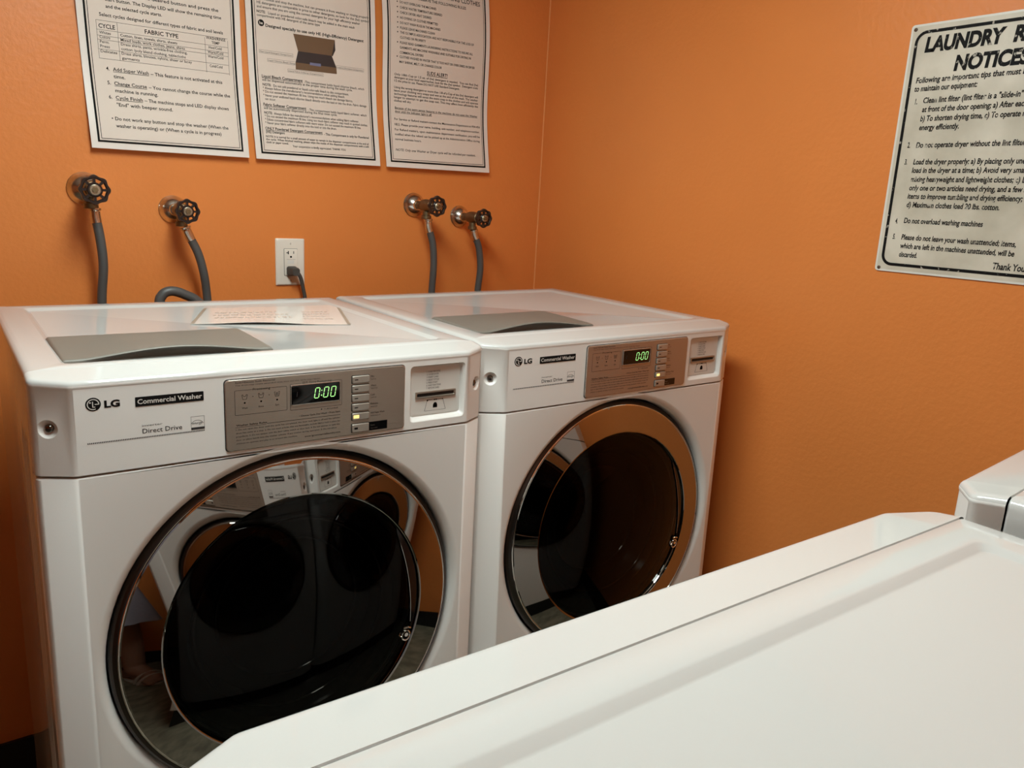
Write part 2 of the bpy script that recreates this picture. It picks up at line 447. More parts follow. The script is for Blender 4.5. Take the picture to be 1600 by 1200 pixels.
    cp = b.build('control_panel_shell', root, sharp=35)
    # screws in the dimples
    for side in (-1, 1):
        pts, c, nrm = dimple_loop(side)
        q = nrm.to_track_quat('Y', 'Z').to_matrix().to_4x4()
        Tm = Matrix.Translation(c - nrm*0.0068) @ q
        s_ = MB(); s_.lathe([(0.0056, 0.0), (0.0056, 0.003), (0.0040, 0.0048), (0.0014, 0.0054)], 'screw', 20, Tm, True, True)
        s_.add([Tm @ Vector(p) for p in ((-0.003, 0.0056, -0.0006), (0.003, 0.0056, -0.0006), (0.003, 0.0056, 0.0006), (-0.003, 0.0056, 0.0006))], [(0, 1, 2, 3)], 'dark')
        s_.build('panel_screw', root)
    # card reader plate
    b = MB()
    b.loft([shrink(0.0045, 0.0100), shrink(0.006, 0.0085)], 'recess', True, False, True)
    x0, x1, z0, z1 = U(0.5221), U(0.5916), V(0.9085), V(0.9190)
    fr = lambda k, y: [(p[0], y, p[1]) for p in rrect(x0-k, x1+k, z0-k, z1+k, 0.0012, 3)]
    b.loft([fr(0, 0.0084), fr(0, 0.0060), fr(-0.0022, 0.0058), fr(-0.0034, 0.0082)], 'panel', True)
    b.loft([fr(-0.0034, 0.0081), fr(-0.0036, 0.0080)], 'dark', True, False, True)
    ink = Ink(); f = lambda u, v: (u, 0.00815, v)
    lines = ['1. LOAD MACHINE', '2. CLOSE DOOR', '3. INSERT CARD', '4. SELECT CYCLE', '5. PRESS START', '6. WAIT FOR TONE', '7. REMOVE CARD']
    for k, t in enumerate(lines): ink.text(t, U(0.5408), V(0.9475 - 0.0042*k), 0.0030, key='ink2', aspect=0.78)
    ink.line(U(0.5430), V(0.9050), U(0.5385), V(0.8885), 0.0006); ink.line(U(0.5700), V(0.9050), U(0.5751), V(0.8885), 0.0006)
    ink.line(U(0.5430), V(0.9052), U(0.5700), V(0.9052), 0.0008); ink.line(U(0.5385), V(0.8885), U(0.5751), V(0.8885), 0.0004, 'ink2')
    ink.disc(U(0.5432), V(0.9045), 0.0014); ink.disc(U(0.5697), V(0.9050), 0.0010); ink.disc(U(0.5555), V(0.9050), 0.0013); ink.disc(U(0.5585), V(0.9050), 0.0013)
    ink.rect(U(0.5530), U(0.5605), V(0.8925), V(0.8975)); ink.disc(U(0.5568), V(0.8975), 0.0036)
    b.ink(ink, f); b.build('card_reader', root)
    # brushed panel with its printing
    b = MB()
    u0, u1, v0, v1 = U(0.2446), U(0.4995), V(0.8703), V(0.9640)
    pl = lambda k, y, r=0.006: [(p[0], y, p[1]) for p in rrect(u0+k, u1-k, v0+k, v1-k, r, 6)]
    b.loft([pl(-0.0009, -0.00005), pl(-0.0009, -0.0003)], 'dark', True, False, True)
    b.loft([pl(0, -0.0002), pl(0.0, -0.0022), pl(0.0012, -0.0030)], 'panel_rim', True)
    b.loft([pl(0.0012, -0.0030, 0.005), pl(0.0016, -0.0030, 0.005)], 'panel', True, False, True)
    ink = Ink(); K = 'ink'
    ink.text('Suds+Excess Suds Removal', U(0.2575), V(0.9590), 0.0026, U(0.3085), 0.006, key='ink2')
    ink.text('The drum may rotate extended rinse time and this cycle may repeat', U(0.2575), V(0.9556), 0.0020, U(0.3700), key='ink2')
    ink.rframe(U(0.2564), U(0.3243), V(0.9173), V(0.9500), 0.0015, 0.0005, 'ink2')
    ink.rframe(U(0.3285), U(0.4015), V(0.9160), V(0.9520), 0.0015, 0.0005, 'ink2')
    ink.rect(U(0.2775), U(0.3040), V(0.9485), V(0.9515), 'panel'); ink.text('Processing', U(0.2795), V(0.9485), 0.0033, U(0.3020), 0.01)
    ink.rect(U(0.3440), U(0.3880), V(0.9505), V(0.9540), 'panel'); ink.text('EST Time Remaining', U(0.3455), V(0.9510), 0.0033, U(0.3865), 0.006)
    for k, (uc, t) in enumerate(((0.2690, 'Wash'), (0.2900, 'Rinse'), (0.3110, 'Spin'))):
        uc = U(uc); zc = V(0.9405); t_ = 0.0005
        ink.line(uc-0.0040, zc+0.0034, uc-0.0026, zc-0.0032, t_); ink.line(uc+0.0040, zc+0.0034, uc+0.0026, zc-0.0032, t_)
        ink.line(uc-0.0026, zc-0.0032, uc+0.0026, zc-0.0032, t_); ink.line(uc-0.0040, zc+0.0034, uc-0.0022, zc+0.0040, t_); ink.line(uc+0.0040, zc+0.0034, uc+0.0022, zc+0.0040, t_)
        if k < 2: ink.arc(uc, zc+0.0034, 0.0026, 0.0005, PI, 2*PI, n=8)
        else:
            for j in (-1, 0, 1): ink.line(uc+0.0014*j, zc+0.003, uc+0.0014*j, zc-0.002, 0.0005)
        ink.disc(uc, V(0.9330), 0.0013); ink.text(t, uc, V(0.9252), 0.0027, align='c', key='ink2')
        if k < 2: ink.disc(uc + 0.0118, V(0.9405), 0.0006)
    ink.disc(U(0.3720), V(0.9130), 0.0009); ink.text('= All Locked', U(0.3760), V(0.9120), 0.0024, U(0.3955), key='ink2')
    ink.text('\u2022 Choose Cycle Dial Wash \u2022 Press Start', U(0.3405), V(0.9060), 0.0026, U(0.3990), 0.006)
    ink.text('Washer Safety Rules', U(0.2575), V(0.9030), 0.0028, U(0.2970), 0.008)
    ink.rect(U(0.2970), U(0.3992), V(0.9022), V(0.9027), 'ink2'); ink.rect(U(0.2564), U(0.2960), V(0.9012), V(0.9016), 'ink2')
    rules = ['1. Do not open the door until the cycle has completed, the door lock light is off and the cylinder',
             'drum has come to a stop. 2. Do not wash articles that are flammable, include fabrics held in place for',
             'propellants. 3. Do not tamper with the door safety switch or door lock. 4. Do not attempt to open the',
             'door or place hands into the washer cylinder if any motion during operation. 5. Do not allow',
             'children to operate and play in or around the machine.']
    for k, t in enumerate(rules): ink.text(t, U(0.2570), V(0.8975 - 0.0046*k), 0.0022, U((0.3992, 0.3992, 0.3985, 0.3940, 0.3380)[k]), 0.004, key='ink2')
    ink.text('www.lgcommerciallaundry.com', U(0.3480), V(0.8765), 0.0028, U(0.3992), 0.006)
    sub = (('Hot', 'Hot/Cold'), ('Warm', 'Warm/Cold'), ('Cold', 'Cold/Cold'), ('Delicates', 'Warm/Cold'), ('Add Super Wash', 'Add for heavy soil'))
    for k, (t, s2) in enumerate(sub):
        zb = 0.9553 - 0.01325*k
        ink.text(t, U(0.4452), V(zb - 0.0040), 0.0030, aspect=0.85); ink.text(s2, U(0.4452), V(zb - 0.0078), 0.0021, key='ink2', aspect=0.8)
    ink.rect(U(0.4424), U(0.4715), V(0.8735), V(0.8862), 'display')
    ink.text('Start', U(0.4452), V(0.8800), 0.0030, key='panel'); ink.text('Press to start', U(0.4452), V(0.8762), 0.0018, key='panel')
    # keep the black label above the plate
    b.ink(ink, lambda u, v: (u, -0.00325, v))
    cpn = b.build('control_panel', root, sharp=40)
    # display
    b = MB()
    dd = lambda k, y: [(p[0], y, p[1]) for p in rrect(U(0.3300)-k, U(0.3975)+k, V(0.9238)-k, V(0.9495)+k, 0.0018, 4)]
    b.loft([dd(0.0012, -0.0032), dd(0.0012, -0.0048), dd(0.0002, -0.0050), dd(0.0, -0.0040)], 'panel_rim', True)
    b.loft([dd(0.0, -0.0041), dd(-0.0004, -0.0042)], 'display', True, False, True)
    ink = Ink()
    def digit(uc, vc, w, h):
        t = w*0.17; g = 0.0004
        for (x0, z0, x1, z1) in ((-1, 1, 1, 1), (-1, -1, 1, -1), (-1, 0, -1, 1), (-1, -1, -1, 0), (1, 0, 1, 1), (1, -1, 1, 0)):
            a = Vector((x0*w/2, z0*h/2)); c_ = Vector((x1*w/2, z1*h/2)); d = (c_ - a).normalized()
            a += d*(t*0.55); c_ -= d*(t*0.55); nn = Vector((-d.y, d.x))*t/2
            pts = [a + nn, a - nn, c_ - nn, c_ + nn]
            ink.poly([(uc + p.x + 0.16*p.y, vc + p.y) for p in pts], 'digit')
    zc = V(0.9368)
    digit(U(0.3655), zc, 0.0068, 0.0155); digit(U(0.3782), zc, 0.0068, 0.0155); digit(U(0.3885), zc, 0.0068, 0.0155)
    ink.disc(U(0.3716), zc - 0.0042, 0.0010, 'digit', 10); ink.disc(U(0.3720), zc + 0.0034, 0.0007, 'digit', 10)
    ink.line(U(0.3372), zc - 0.003, U(0.3380), zc + 0.0045, 0.0008, 'ink2')
    b.ink(ink, lambda u, v: (u, -0.00455, v)); tag(b.build('display', cpn), label='black display window with green digits')
    # buttons
    for k in range(6):
        zt = 0.9553 - 0.01325*k if k < 5 else 0.8862
        zb = zt - (0.0106 if k < 5 else 0.0122)
        bb = lambda e, y: [(p[0], y, p[1]) for p in rrect(U(0.4160)+e, U(0.4422)-e, V(zb)+e, V(zt)-e, 0.0014, 4)]
        b = MB()
        b.loft([bb(-0.0006, -0.0031), bb(-0.0006, -0.0034)], 'dark', True, False, True)
        b.loft([bb(0.0002, -0.0033), bb(0.0002, -0.0052), bb(0.0012, -0.0062)], 'button', True, False, True)
        ink = Ink()
        if k == 4:
            ink.rect(U(0.4180), U(0.4262), V(zb + 0.0030), V(zt - 0.0030), 'amber')
        else: ink.rect(U(0.4192), U(0.4245), V(zb + 0.0045), V(zt - 0.0048), 'ink')
        b.ink(ink, lambda u, v: (u, -0.00635, v))
        tag(b.build('button', cpn), label='metal button with a lit amber lamp' if k == 4 else None)
    # badges
    b = MB(); ink = Ink(); cu, cv = U(0.0978), V(0.9491); R_ = 0.0090
    ink.disc(cu, cv, R_, 'ink', 32); b.ink(ink, lambda u, v: (u, -0.0003, v))
    ink = Ink(); ink.arc(cu, cv, R_*0.80, R_*0.13, 0.0, 2*PI - 1.15, 'recess', 28); ink.rect(cu + R_*0.2, cu + R_*0.76, cv - R_*0.07, cv + R_*0.06, 'recess')
    ink.rect(cu - R_*0.12, cu + R_*0.01, cv - R_*0.40, cv + R_*0.42, 'recess'); ink.rect(cu - R_*0.12, cu + R_*0.26, cv - R_*0.45, cv - R_*0.33, 'recess')
    ink.disc(cu - R_*0.38, cv + R_*0.28, R_*0.12, 'recess', 12)
    b.ink(ink, lambda u, v: (u, -0.0006, v))
    ink = Ink(); ink.text('LG', U(0.1093), V(0.9443), 0.0092, U(0.1257), 0.045)
    b.ink(ink, lambda u, v: (u, -0.0004, v)); tag(b.build('maker_badge', root, smooth=False), label='round emblem and bold black letters')
    b = MB(); b.loft([[(p[0], y, p[1]) for p in rrect(U(0.1421), U(0.2196), V(0.9413), V(0.9529), 0.0008, 3)] for y in (0.0, -0.0006)], 'ink', True, False, True)
    ink = Ink(); ink.text('Commercial Washer', U(0.1443), V(0.9445), 0.0068, U(0.2176), 0.018, key='recess')
    b.ink(ink, lambda u, v: (u, -0.0008, v)); b.build('name_strip', root, smooth=False)
    b = MB(); ink = Ink()
    ink.text('inverter', U(0.1480), V(0.9162), 0.0030, U(0.1708), key='ink2')
    ink.text('Direct Drive', U(0.1482), V(0.9077), 0.0068, U(0.1930), 0.004)
    for k in range(70): ink.rect(U(0.0893) + k*0.00209, U(0.0893) + k*0.00209 + 0.0013, V(0.9020), V(0.9037), 'ink2')
    ink.frame(U(0.2035), U(0.2196), V(0.9047), V(0.9218), 0.0004, 'ink2'); ink.rect(U(0.2035), U(0.2196), V(0.9047), V(0.9078), 'ink2')
    ink.arc(U(0.2110), V(0.9085), 0.0095, 0.0005, 0.5, 2.7, 'ink2'); ink.text('energy', U(0.2050), V(0.9118), 0.0038, U(0.2175), 0, 0.4, 'ink')
    b.ink(ink, lambda u, v: (u, -0.0003, v)); b.build('panel_lettering', root, smooth=False)
    # lower front with the door opening
    b = MB(); spec = [(0.003, 0.102), (0.0, 0.105), (0.0, SEAM - 0.0030), (0.0012, SEAM - 0.0012), (0.004, SEAM - 0.0004)]
    rings = [[(p[0], p[1], z) for p in outline(d, YS)] for d, z in spec]
    rings.append([(p[0], YS, SEAM - 0.0004) for p in outline(0.004, YS)])
    b.loft(rings, 'plastic', False, skip={(1, iF)})
    seg = 96; circ = [(0.2945*math.cos(2*PI*k/seg), 0.0, DZ + 0.2945*math.sin(2*PI*k/seg)) for k in range(seg)]
    b.hole_face([rings[1][iF], rings[1][iF+1], rings[2][iF+1], rings[2][iF]], [circ], 'plastic')
    b.lathe([(0.2945, 0.0), (0.2915, 0.0006), (0.2875, 0.0028), (0.2835, 0.0062), (0.2805, 0.0105), (0.2795, 0.016), (0.2795, 0.040)], 'plastic', seg, Matrix.Translation((0, 0, DZ)))
    b.build('front_panel', root, sharp=35)
    # door
    TD = Matrix.Identity(4)
    b = MB()
    b.lathe([(0.2765, 0.034), (0.2770, 0.010), (0.2755, 0.0070), (0.2725, 0.0040), (0.2685, 0.0016), (0.2665, 0.0010)], 'dark_chrome', 128, TD)
    b.lathe([(0.2665, 0.0010), (0.2655, 0.0004), (0.2648, 0.0016), (0.2642, 0.0008)], 'bright', 128, TD)
    b.lathe([(0.2642, 0.0008), (0.2622, 0.0), (0.2120, -0.0111)], 'chrome', 128, TD)
    b.lathe([(0.2120, -0.0111), (0.2100, -0.0111), (0.2088, -0.0102), (0.2085, -0.007), (0.2075, -0.0050), (0.2072, 0.012)], 'chrome', 128, TD)
    door = b.build('door', root, sharp=5); door.location = (0, 0.002, DZ); door.rotation_euler = (math.radians(-2.9), 0, 0)
    RG = 0.86; rg = 0.2074; y0 = -0.0050
    dome = lambda r: y0 - (math.sqrt(RG*RG - r*r) - math.sqrt(RG*RG - rg*rg))
    b = MB(); rs = [rg*math.sin(PI/2*k/16) for k in range(16, 0, -1)]
    prof = [(rg, 0.004)] + [(r, dome(r)) for r in rs] + [(0.0008, dome(0))]
    b.lathe(prof, 'glass', 128, TD, False, True)
    b.build('door_glass', door, sharp=60)
    # handle grip at the opening side of the glass
    b = MB(); n_ = 28; inner = []; outer = []
    for k in range(n_+1):
        a = math.radians(-20 + 56*k/n_); s_ = math.sin(PI*k/n_)**0.6
        ro = 0.2068; ri = ro - 0.0165*s_ - 0.0004
        outer.append((ro*math.cos(a), dome(ro) - 0.0022, ro*math.sin(a))); inner.append((ri*math.cos(a), dome(ri) - 0.0022, ri*math.sin(a)))
    b.loft([outer, inner], 'black_gloss', False)
    b.loft([inner, [(p[0], p[1] + 0.0020, p[2]) for p in inner]], 'black_gloss', False)
    hd = b.build('door_handle', door)
    b = MB(); b.tube(inner[2:-2], 0.0006, 'bright', 6); b.build('handle_edge', door)
    # latch
    b = MB(); a = math.radians(-22); lc = Vector((0.196*math.cos(a), dome(0.196) - 0.004, 0.196*math.sin(a)))
    loop = [lc + Vector((0.0075*math.cos(t), -0.001*math.sin(t), 0.0095*math.sin(t) - 0.004)) for t in [2*PI*k/24 for k in range(24)]]
    b.tube(loop, 0.0016, 'bright', 8, closed=True)
    b.tube([lc + Vector((-0.004, 0, 0.010)), lc + Vector((0.004, -0.002, 0.011)), lc + Vector((0.009, 0, 0.008))], 0.0018, 'bright', 8)
    b.tube([lc + Vector((-0.011, 0.001, 0.004)), lc + Vector((-0.013, 0, 0.0)), lc + Vector((-0.010, 0, -0.005))], 0.0012, 'bright', 8)
    b.tube([lc + Vector((0, 0.002, -0.002)), lc + Vector((0, -0.0025, -0.002))], 0.0035, 'bright', 12)
    b.build('door_latch', door)
    TI = Matrix.Identity(4); TZ = Matrix.Translation((0, 0, DZ))
    # inside: rubber boot, inner glass bowl rim, drum
    b = MB(); b.lathe([(0.206, 0.013), (0.203, 0.022), (0.182, 0.036), (0.176, 0.05), (0.186, 0.07), (0.178, 0.09), (0.168, 0.11), (0.172, 0.13)], 'rubber', 64, TZ); b.build('door_gasket', root)
    b = MB(); b.lathe([(0.196, 0.012), (0.170, 0.016), (0.166, 0.022), (0.160, 0.040), (0.150, 0.060)], 'bowl', 64, TI)
    b.tube([(0.158*math.cos(t), 0.030, 0.158*math.sin(t)) for t in [2*PI*k/64 for k in range(64)]], 0.0026, 'black_gloss', 10, closed=True)
    b.tube([(0.118*math.cos(t), 0.055, 0.118*math.sin(t)) for t in [2*PI*k/64 for k in range(64)]], 0.0024, 'black_gloss', 10, closed=True)
    b.lathe([(0.150, 0.060), (0.118, 0.0545), (0.09, 0.07), (0.05, 0.085), (0.002, 0.09)], 'bowl', 64, TI)
    b.build('inner_bowl', door)
    b = MB(); b.lathe([(0.172, 0.131), (0.180, 0.128), (0.262, 0.150), (0.268, 0.158), (0.268, 0.50), (0.24, 0.52), (0.001, 0.51)], 'steel', 64, TZ)
    for k in range(3):
        a = 2*PI*k/3 + 0.5
        Tm = TZ @ Matrix.Rotation(a, 4, 'Y')
        rings = []
        for y in (0.19, 0.20, 0.47, 0.48):
            hh = 0.05 if 0.195 < y < 0.475 else 0.004
            rings.append([Tm @ Vector(p) for p in ((-0.03, y, -0.262), (-0.012, y, -0.262 + hh), (0.012, y, -0.262 + hh), (0.03, y, -0.262))])
        b.loft(rings, 'steel', False)
    b.build('drum', root)
    # grey dispenser cover on the lid
    b = MB(); X0, X1, Y0, Y1 = U(0.0795), U(0.3418), 0.107, 0.288; nx, ny = 56, 32; zb = H - RC
    def th(x, y):
        t = (x - X0)/(X1 - X0); s_ = math.sin(PI*min(1, max(0, (t - 0.08)/0.86)))**1.3
        q = 1 - (y - Y0)/(Y1 - Y0); q = max(0.0, q)
        z = 0.0085 - 0.003*q**2 + 0.0120*s_*q**1.6
        de = min(x - X0, X1 - x, Y1 - y)
        if de < 0.004: z -= (0.004 - de)**2/0.004*0.9
        if y - Y0 < 0.004: z -= (0.004 - (y - Y0))**2/0.004*0.5
        return z
    xs = [X0 + (X1-X0)*i/nx for i in range(nx+1)]; xs = sorted(set(xs + [X0+0.001, X0+0.002, X0+0.003, X1-0.001, X1-0.002, X1-0.003]))
    ys = [Y0 + 0.001, Y0 + 0.002, Y0 + 0.003] + [Y0 + (Y1-Y0)*j/ny for j in range(ny+1)] + [Y1-0.001, Y1-0.002, Y1-0.003]; ys = sorted(set(ys))
    rings = [[(x, y, zb + th(x, y)) for x in xs] for y in ys]
    b.loft(rings, 'tray', False)
    fr_ = []
    for k in range(7):
        w_ = k/6.0; r_ = []
        for x, p in zip(xs, rings[0]):
            t = (x - X0)/(X1 - X0); s_ = math.sin(PI*min(1, max(0, (t - 0.08)/0.86)))
            r_.append((x, Y0 + 0.022*s_*math.sin(PI*0.5*min(1.0, 1.6*(1 - w_)))*(1 if w_ < 1 else 0), zb + (p[2] - zb)*w_))
        fr_.append(r_)
    b.loft(fr_, 'tray', False); b.loft([rings[-1], [(x, Y1, zb) for x in xs]], 'tray', False)
    b.loft([[r[0] for r in rings], [(X0, y, zb) for y in ys]], 'tray', False); b.loft([[(X1, y, zb) for y in ys], [r[-1] for r in rings]], 'tray', False)
    b.build('dispenser_cover', root, sharp=50)
    return root

W1 = make_washer()
W1.location = (0.3840, 0, 0)
tag(W1, 'white front-loading washing machine at the left with a printed sheet lying on its lid', 'washing machine', 'washing machines along the back wall')
W2 = copy_tree(W1)
# second machine: measured pose of the shared frame (origin at the left corner of the first)
Rm = Matrix.Rotation(-0.0137, 4, 'Z') @ Matrix.Rotation(0.0022, 4, 'X') @ Matrix.Rotation(-0.0116, 4, 'Y')
O = Vector((0.384, 0, -0.10))                       # machine origin in the measured frame
W2.matrix_world = Matrix.Translation(Vector((0.714, 0.0328, 0.1 - 0.0037))) @ Rm @ Matrix.Translation(O)
tag(W2, 'white front-loading washing machine on the right, in the corner beside the side wall', 'washing machine')
W2.location.z = max(W2.location.z, -0.0)
D1 = copy_tree(W1, skip=('dispenser_cover',)); D1.name = 'clothes_dryer'
D1.location = (0.3621, -0.7448, 0.0); D1.rotation_euler = (0, 0, PI - 0.012); D1.scale = (1, 1, 0.9865)
tag(D1, 'large white machine top in the foreground with a plain lid and no grey cover', 'dryer', 'dryers facing the washing machines')
D2 = copy_tree(W1, skip=('dispenser_cover',)); D2.name = 'clothes_dryer'
D2.location = (1.062, -0.7415, 0.0); D2.rotation_euler = (0, 0, PI + 0.092); D2.scale = (1, 1, 1.004)
tag(D2, 'white machine corner at the right edge of the photo beyond the foreground lid', 'dryer', 'dryers facing the washing machines')

# ------------------------------------------------------------------ printed sheet on the first lid
b = MB(); A0, A1, A2, A3 = (0.3290, 0.392), (0.6035, 0.300), (0.6940, 0.5663), (0.4040, 0.583)   # front-left, front-right, back-right, back-left
ZL = H - RC
def shp(s_, t):
    x = (A0[0]*(1-s_) + A1[0]*s_)*(1-t) + (A3[0]*(1-s_) + A2[0]*s_)*t
    y = (A0[1]*(1-s_) + A1[1]*s_)*(1-t) + (A3[1]*(1-s_) + A2[1]*s_)*t
    lift = 0.004*math.sin(PI*min(1, s_/0.85))**2*(1-t)**2 if s_ < 0.85 else 0
    return (x, y, ZL + 0.0016 + lift)
n1, n2 = 28, 12
top = [[shp(i/n1, j/n2) for i in range(n1+1)] for j in range(n2+1)]
b.loft(top, 'sheet', False); b.loft([[(p[0], p[1], p[2]-0.0006) for p in r] for r in reversed(top)], 'sheet', False)
edge = top[0] + [r[-1] for r in top[1:]] + list(reversed(top[-1]))[1:] + [r[0] for r in reversed(top)][1:-1]
b.loft([[(p[0], p[1], p[2]-0.0006) for p in edge], edge], 'sheet', True)
ink = Ink()
ink.rect(0.0, 0.022, 0.0, 1.0, 'tan', 0.05); ink.rect(0.978, 1.0, 0.0, 1.0, 'tan', 0.05)
for k, (a, c_) in enumerate(((0.12, 0.62), (0.10, 0.60), (0.10, 0.52))):
    x = a
    while x < c_:
        w_ = random.uniform(0.015, 0.05); ink.rect(x, min(c_, x + w_), 0.30 + 0.16*k, 0.30 + 0.16*k + 0.07, 'ink3', 0.05); x += w_ + 0.012
for k in range(4):
    x = 0.70
    while x < 0.88:
        w_ = random.uniform(0.012, 0.03); ink.rect(x, x + w_, 0.25 + 0.12*k, 0.25 + 0.12*k + 0.04, 'ink3', 0.05); x += w_ + 0.009
b.ink(ink, lambda u, v: (lambda p: (p[0], p[1], p[2] + 0.0004))(shp(u, v)))
tag(b.build('instruction_sheet', sharp=60), 'glossy printed sheet lying on the lid of the left washing machine behind the grey cover', 'paper')

# ------------------------------------------------------------------ wall posters
def poster(x0, z0, w, h, rot, wave, ink, label, shear=0.0):
    """paper sheet hung on the back wall; u to the right, v up from its lower left corner"""
    cr, sr = math.cos(rot), math.sin(rot)
    def f(u, v, o=0.0):
        e = wave(u/w, v/h)
        uu = u - shear*v
        return (x0 + uu*cr - v*sr + e[1], YB - 0.0035 - e[0] - o, z0 + uu*sr + v*cr)
    b = MB(); nu, nv = 20, 60
    front = [[f(w*i/nu, h*j/nv) for i in range(nu+1)] for j in range(nv+1)]
    b.loft(front, 'paper_edge', False)
    back = [[(p[0], p[1]+0.0008, p[2]) for p in r] for r in front]
    b.loft(list(reversed(back)), 'paper_edge', False)
    e = front[0] + [r[-1] for r in front[1:]] + list(reversed(front[-1]))[1:] + [r[0] for r in reversed(front)][1:-1]
    b.loft([[(p[0], p[1]+0.0008, p[2]) for p in e], e], 'paper_edge', True)
    # printed area
    m = 0.0135
    pr = Ink(); pr.rect(m, w-m, m, h-m, 'paper', w/nu*0.5); b.ink(pr, lambda u, v: f(u, v, 0.0004))
    bd = Ink(); bd.frame(m, w-m, m, h-m, 0.0042); bd.frame(m+0.0075, w-m-0.0075, m+0.0075, h-m-0.0075, 0.0012)
    b.ink(bd, lambda u, v: f(u, v, 0.0008))
    b.ink(ink, lambda u, v: f(u, v, 0.0008))
    return tag(b.build('wall_poster', sharp=60), label, 'poster', 'posters on the back wall')

# left poster; P maps measured wall coordinates (x, z) to poster coordinates
def to_uv(x0, z0, rot, shear):
    cr, sr = math.cos(rot), math.sin(rot)
    def g(x, z):
        dx, dz = x - x0, z - z0
        v = -dx*sr + dz*cr; return (dx*cr + dz*sr + shear*v, v)
    return g
def line(ink, g, t, x, z, x1, h, bold=0.0, **k):
    u, v = g(x, z); u1, _ = g(x1, z); ink.text(t, u, v, h, u1, bold, **k)

rot = 0.013; g = to_uv(0.265, 1.515, rot, 0.0); ink = Ink()
B1 = 0.012
line(ink, g, 'Press the desired button and press the', 0.3640, 1.8400, 0.5580, 0.0072, B1)
line(ink, g, 'start button. The Display LED will show the remaining time', 0.3187, 1.8245, 0.5640, 0.0072, B1)
line(ink, g, 'and the selected cycle starts.', 0.3187, 1.8105, 0.4330, 0.0072, B1)
line(ink, g, 'Select cycles designed for different types of fabric and soil levels', 0.3047, 1.7925, 0.5668, 0.0072, B1)
# table
def tl(a, c_, t=0.0006):
    p, q = g(*a), g(*c_); n = 10
    for k in range(n): ink.line(p[0]+(q[0]-p[0])*k/n, p[1]+(q[1]-p[1])*k/n, p[0]+(q[0]-p[0])*(k+1)/n, p[1]+(q[1]-p[1])*(k+1)/n, t, 'ink2')
zt = 1.7835
for z in (1.7835, 1.7646, 1.7528, 1.7446, 1.7253, 1.7062): tl((0.2975, z), (0.5770, z + 0.004))
for x in (0.2975, 0.3390, 0.5245, 0.5770): tl((x, 1.7835), (x + 0.001, 1.7070))
line(ink, g, 'CYCLE', 0.3019, 1.7685, 0.3345, 0.0090, 0.015)
line(ink, g, 'FABRIC TYPE', 0.3949, 1.7710, 0.4660, 0.0090, 0.015)
line(ink, g, 'WASH/RINSE', 0.5275, 1.7805, 0.5720, 0.0062, B1); line(ink, g, 'TEMP', 0.5400, 1.7715, 0.5580, 0.0062, B1)
for t, z, x1 in (('Whites', 1.7566, 0.3250), ('Colors', 1.7475, 0.3230), ('Perm.', 1.7380, 0.3210), ('Press', 1.7290, 0.3210), ('Delicates', 1.7187, 0.3350)):
    line(ink, g, t, 0.3022, z, x1, 0.0060, 0.008, key='ink2')
for t, z, x1 in (('Cotton, linen, towels, shirts, sheets', 1.7570, 0.4628), ('Mixed loads, work clothes, jeans, shirts', 1.7475, 0.4790), ('Dress shirts, pants, wrinkle-free clothing,', 1.7388, 0.4840),
                 ('cotton /poly blend clothing, tablecloths', 1.7292, 0.4800), ('Dress shirts, blouses, nylons, sheer or lacey', 1.7198, 0.4930), ('garments', 1.7100, 0.3800)):
    line(ink, g, t, 0.3440, z, x1, 0.0060, 0.008, key='ink2' if z < 1.74 else 'ink')
for t, z in (('Hot/Cold', 1.7605), ('Warm/Cold', 1.7500), ('Warm/Cold', 1.7405), ('Cold/Cold', 1.7200)):
    line(ink, g, t, 0.5330 - (0.003 if 'W' in t else 0), z, 0.5625 + (0.003 if 'W' in t else 0), 0.0060, 0.010)
H1 = 0.0078
def item(n_, z, head, hx, rest, rx):
    line(ink, g, n_, 0.3097, z, 0.3165, H1, B1)
    u, v = g(0.3234, z); u1, _ = g(hx, z); ink.text(head, u, v, H1, u1, B1, under=True)
    line(ink, g, rest, hx + 0.004, z + 0.0003, rx, H1, B1)
item('4.', 1.6830, 'Add Super Wash', 0.3970, '\u2013 This feature is not activated at this', 0.5600); line(ink, g, 'time.', 0.3234, 1.6680, 0.3470, H1, B1)
item('5.', 1.6535, 'Change Course', 0.3905, '\u2013 You cannot change the course while the', 0.5762); line(ink, g, 'machine is running.', 0.3240, 1.6385, 0.4130, H1, B1)
item('6.', 1.6235, 'Cycle Finish', 0.3790, '\u2013 The machine stops and LED display shows', 0.5706); line(ink, g, '"End" with beeper sound.', 0.3240, 1.6085, 0.4420, H1, B1)
line(ink, g, '\u2022 Do not work any button and stop the washer (When the', 0.3107, 1.5780, 0.5661, H1, B1)
line(ink, g, 'washer is operating) or (When a cycle is in progress)', 0.3180, 1.5630, 0.5482, H1, B1)
W_ = lambda a, p, c_=0.0: (lambda s_, t: (max(0.0, a*(0.5 - 0.5*math.cos(2*PI*(t*p + c_))) + 0.004*(1-t)**3), 0.0))
poster(0.265, 1.515, 0.347, 0.530, rot, W_(0.011, 1.3, 0.55), ink, 'left poster of the three, with a cycle and fabric type table, taped above the washers', shear=0.028)

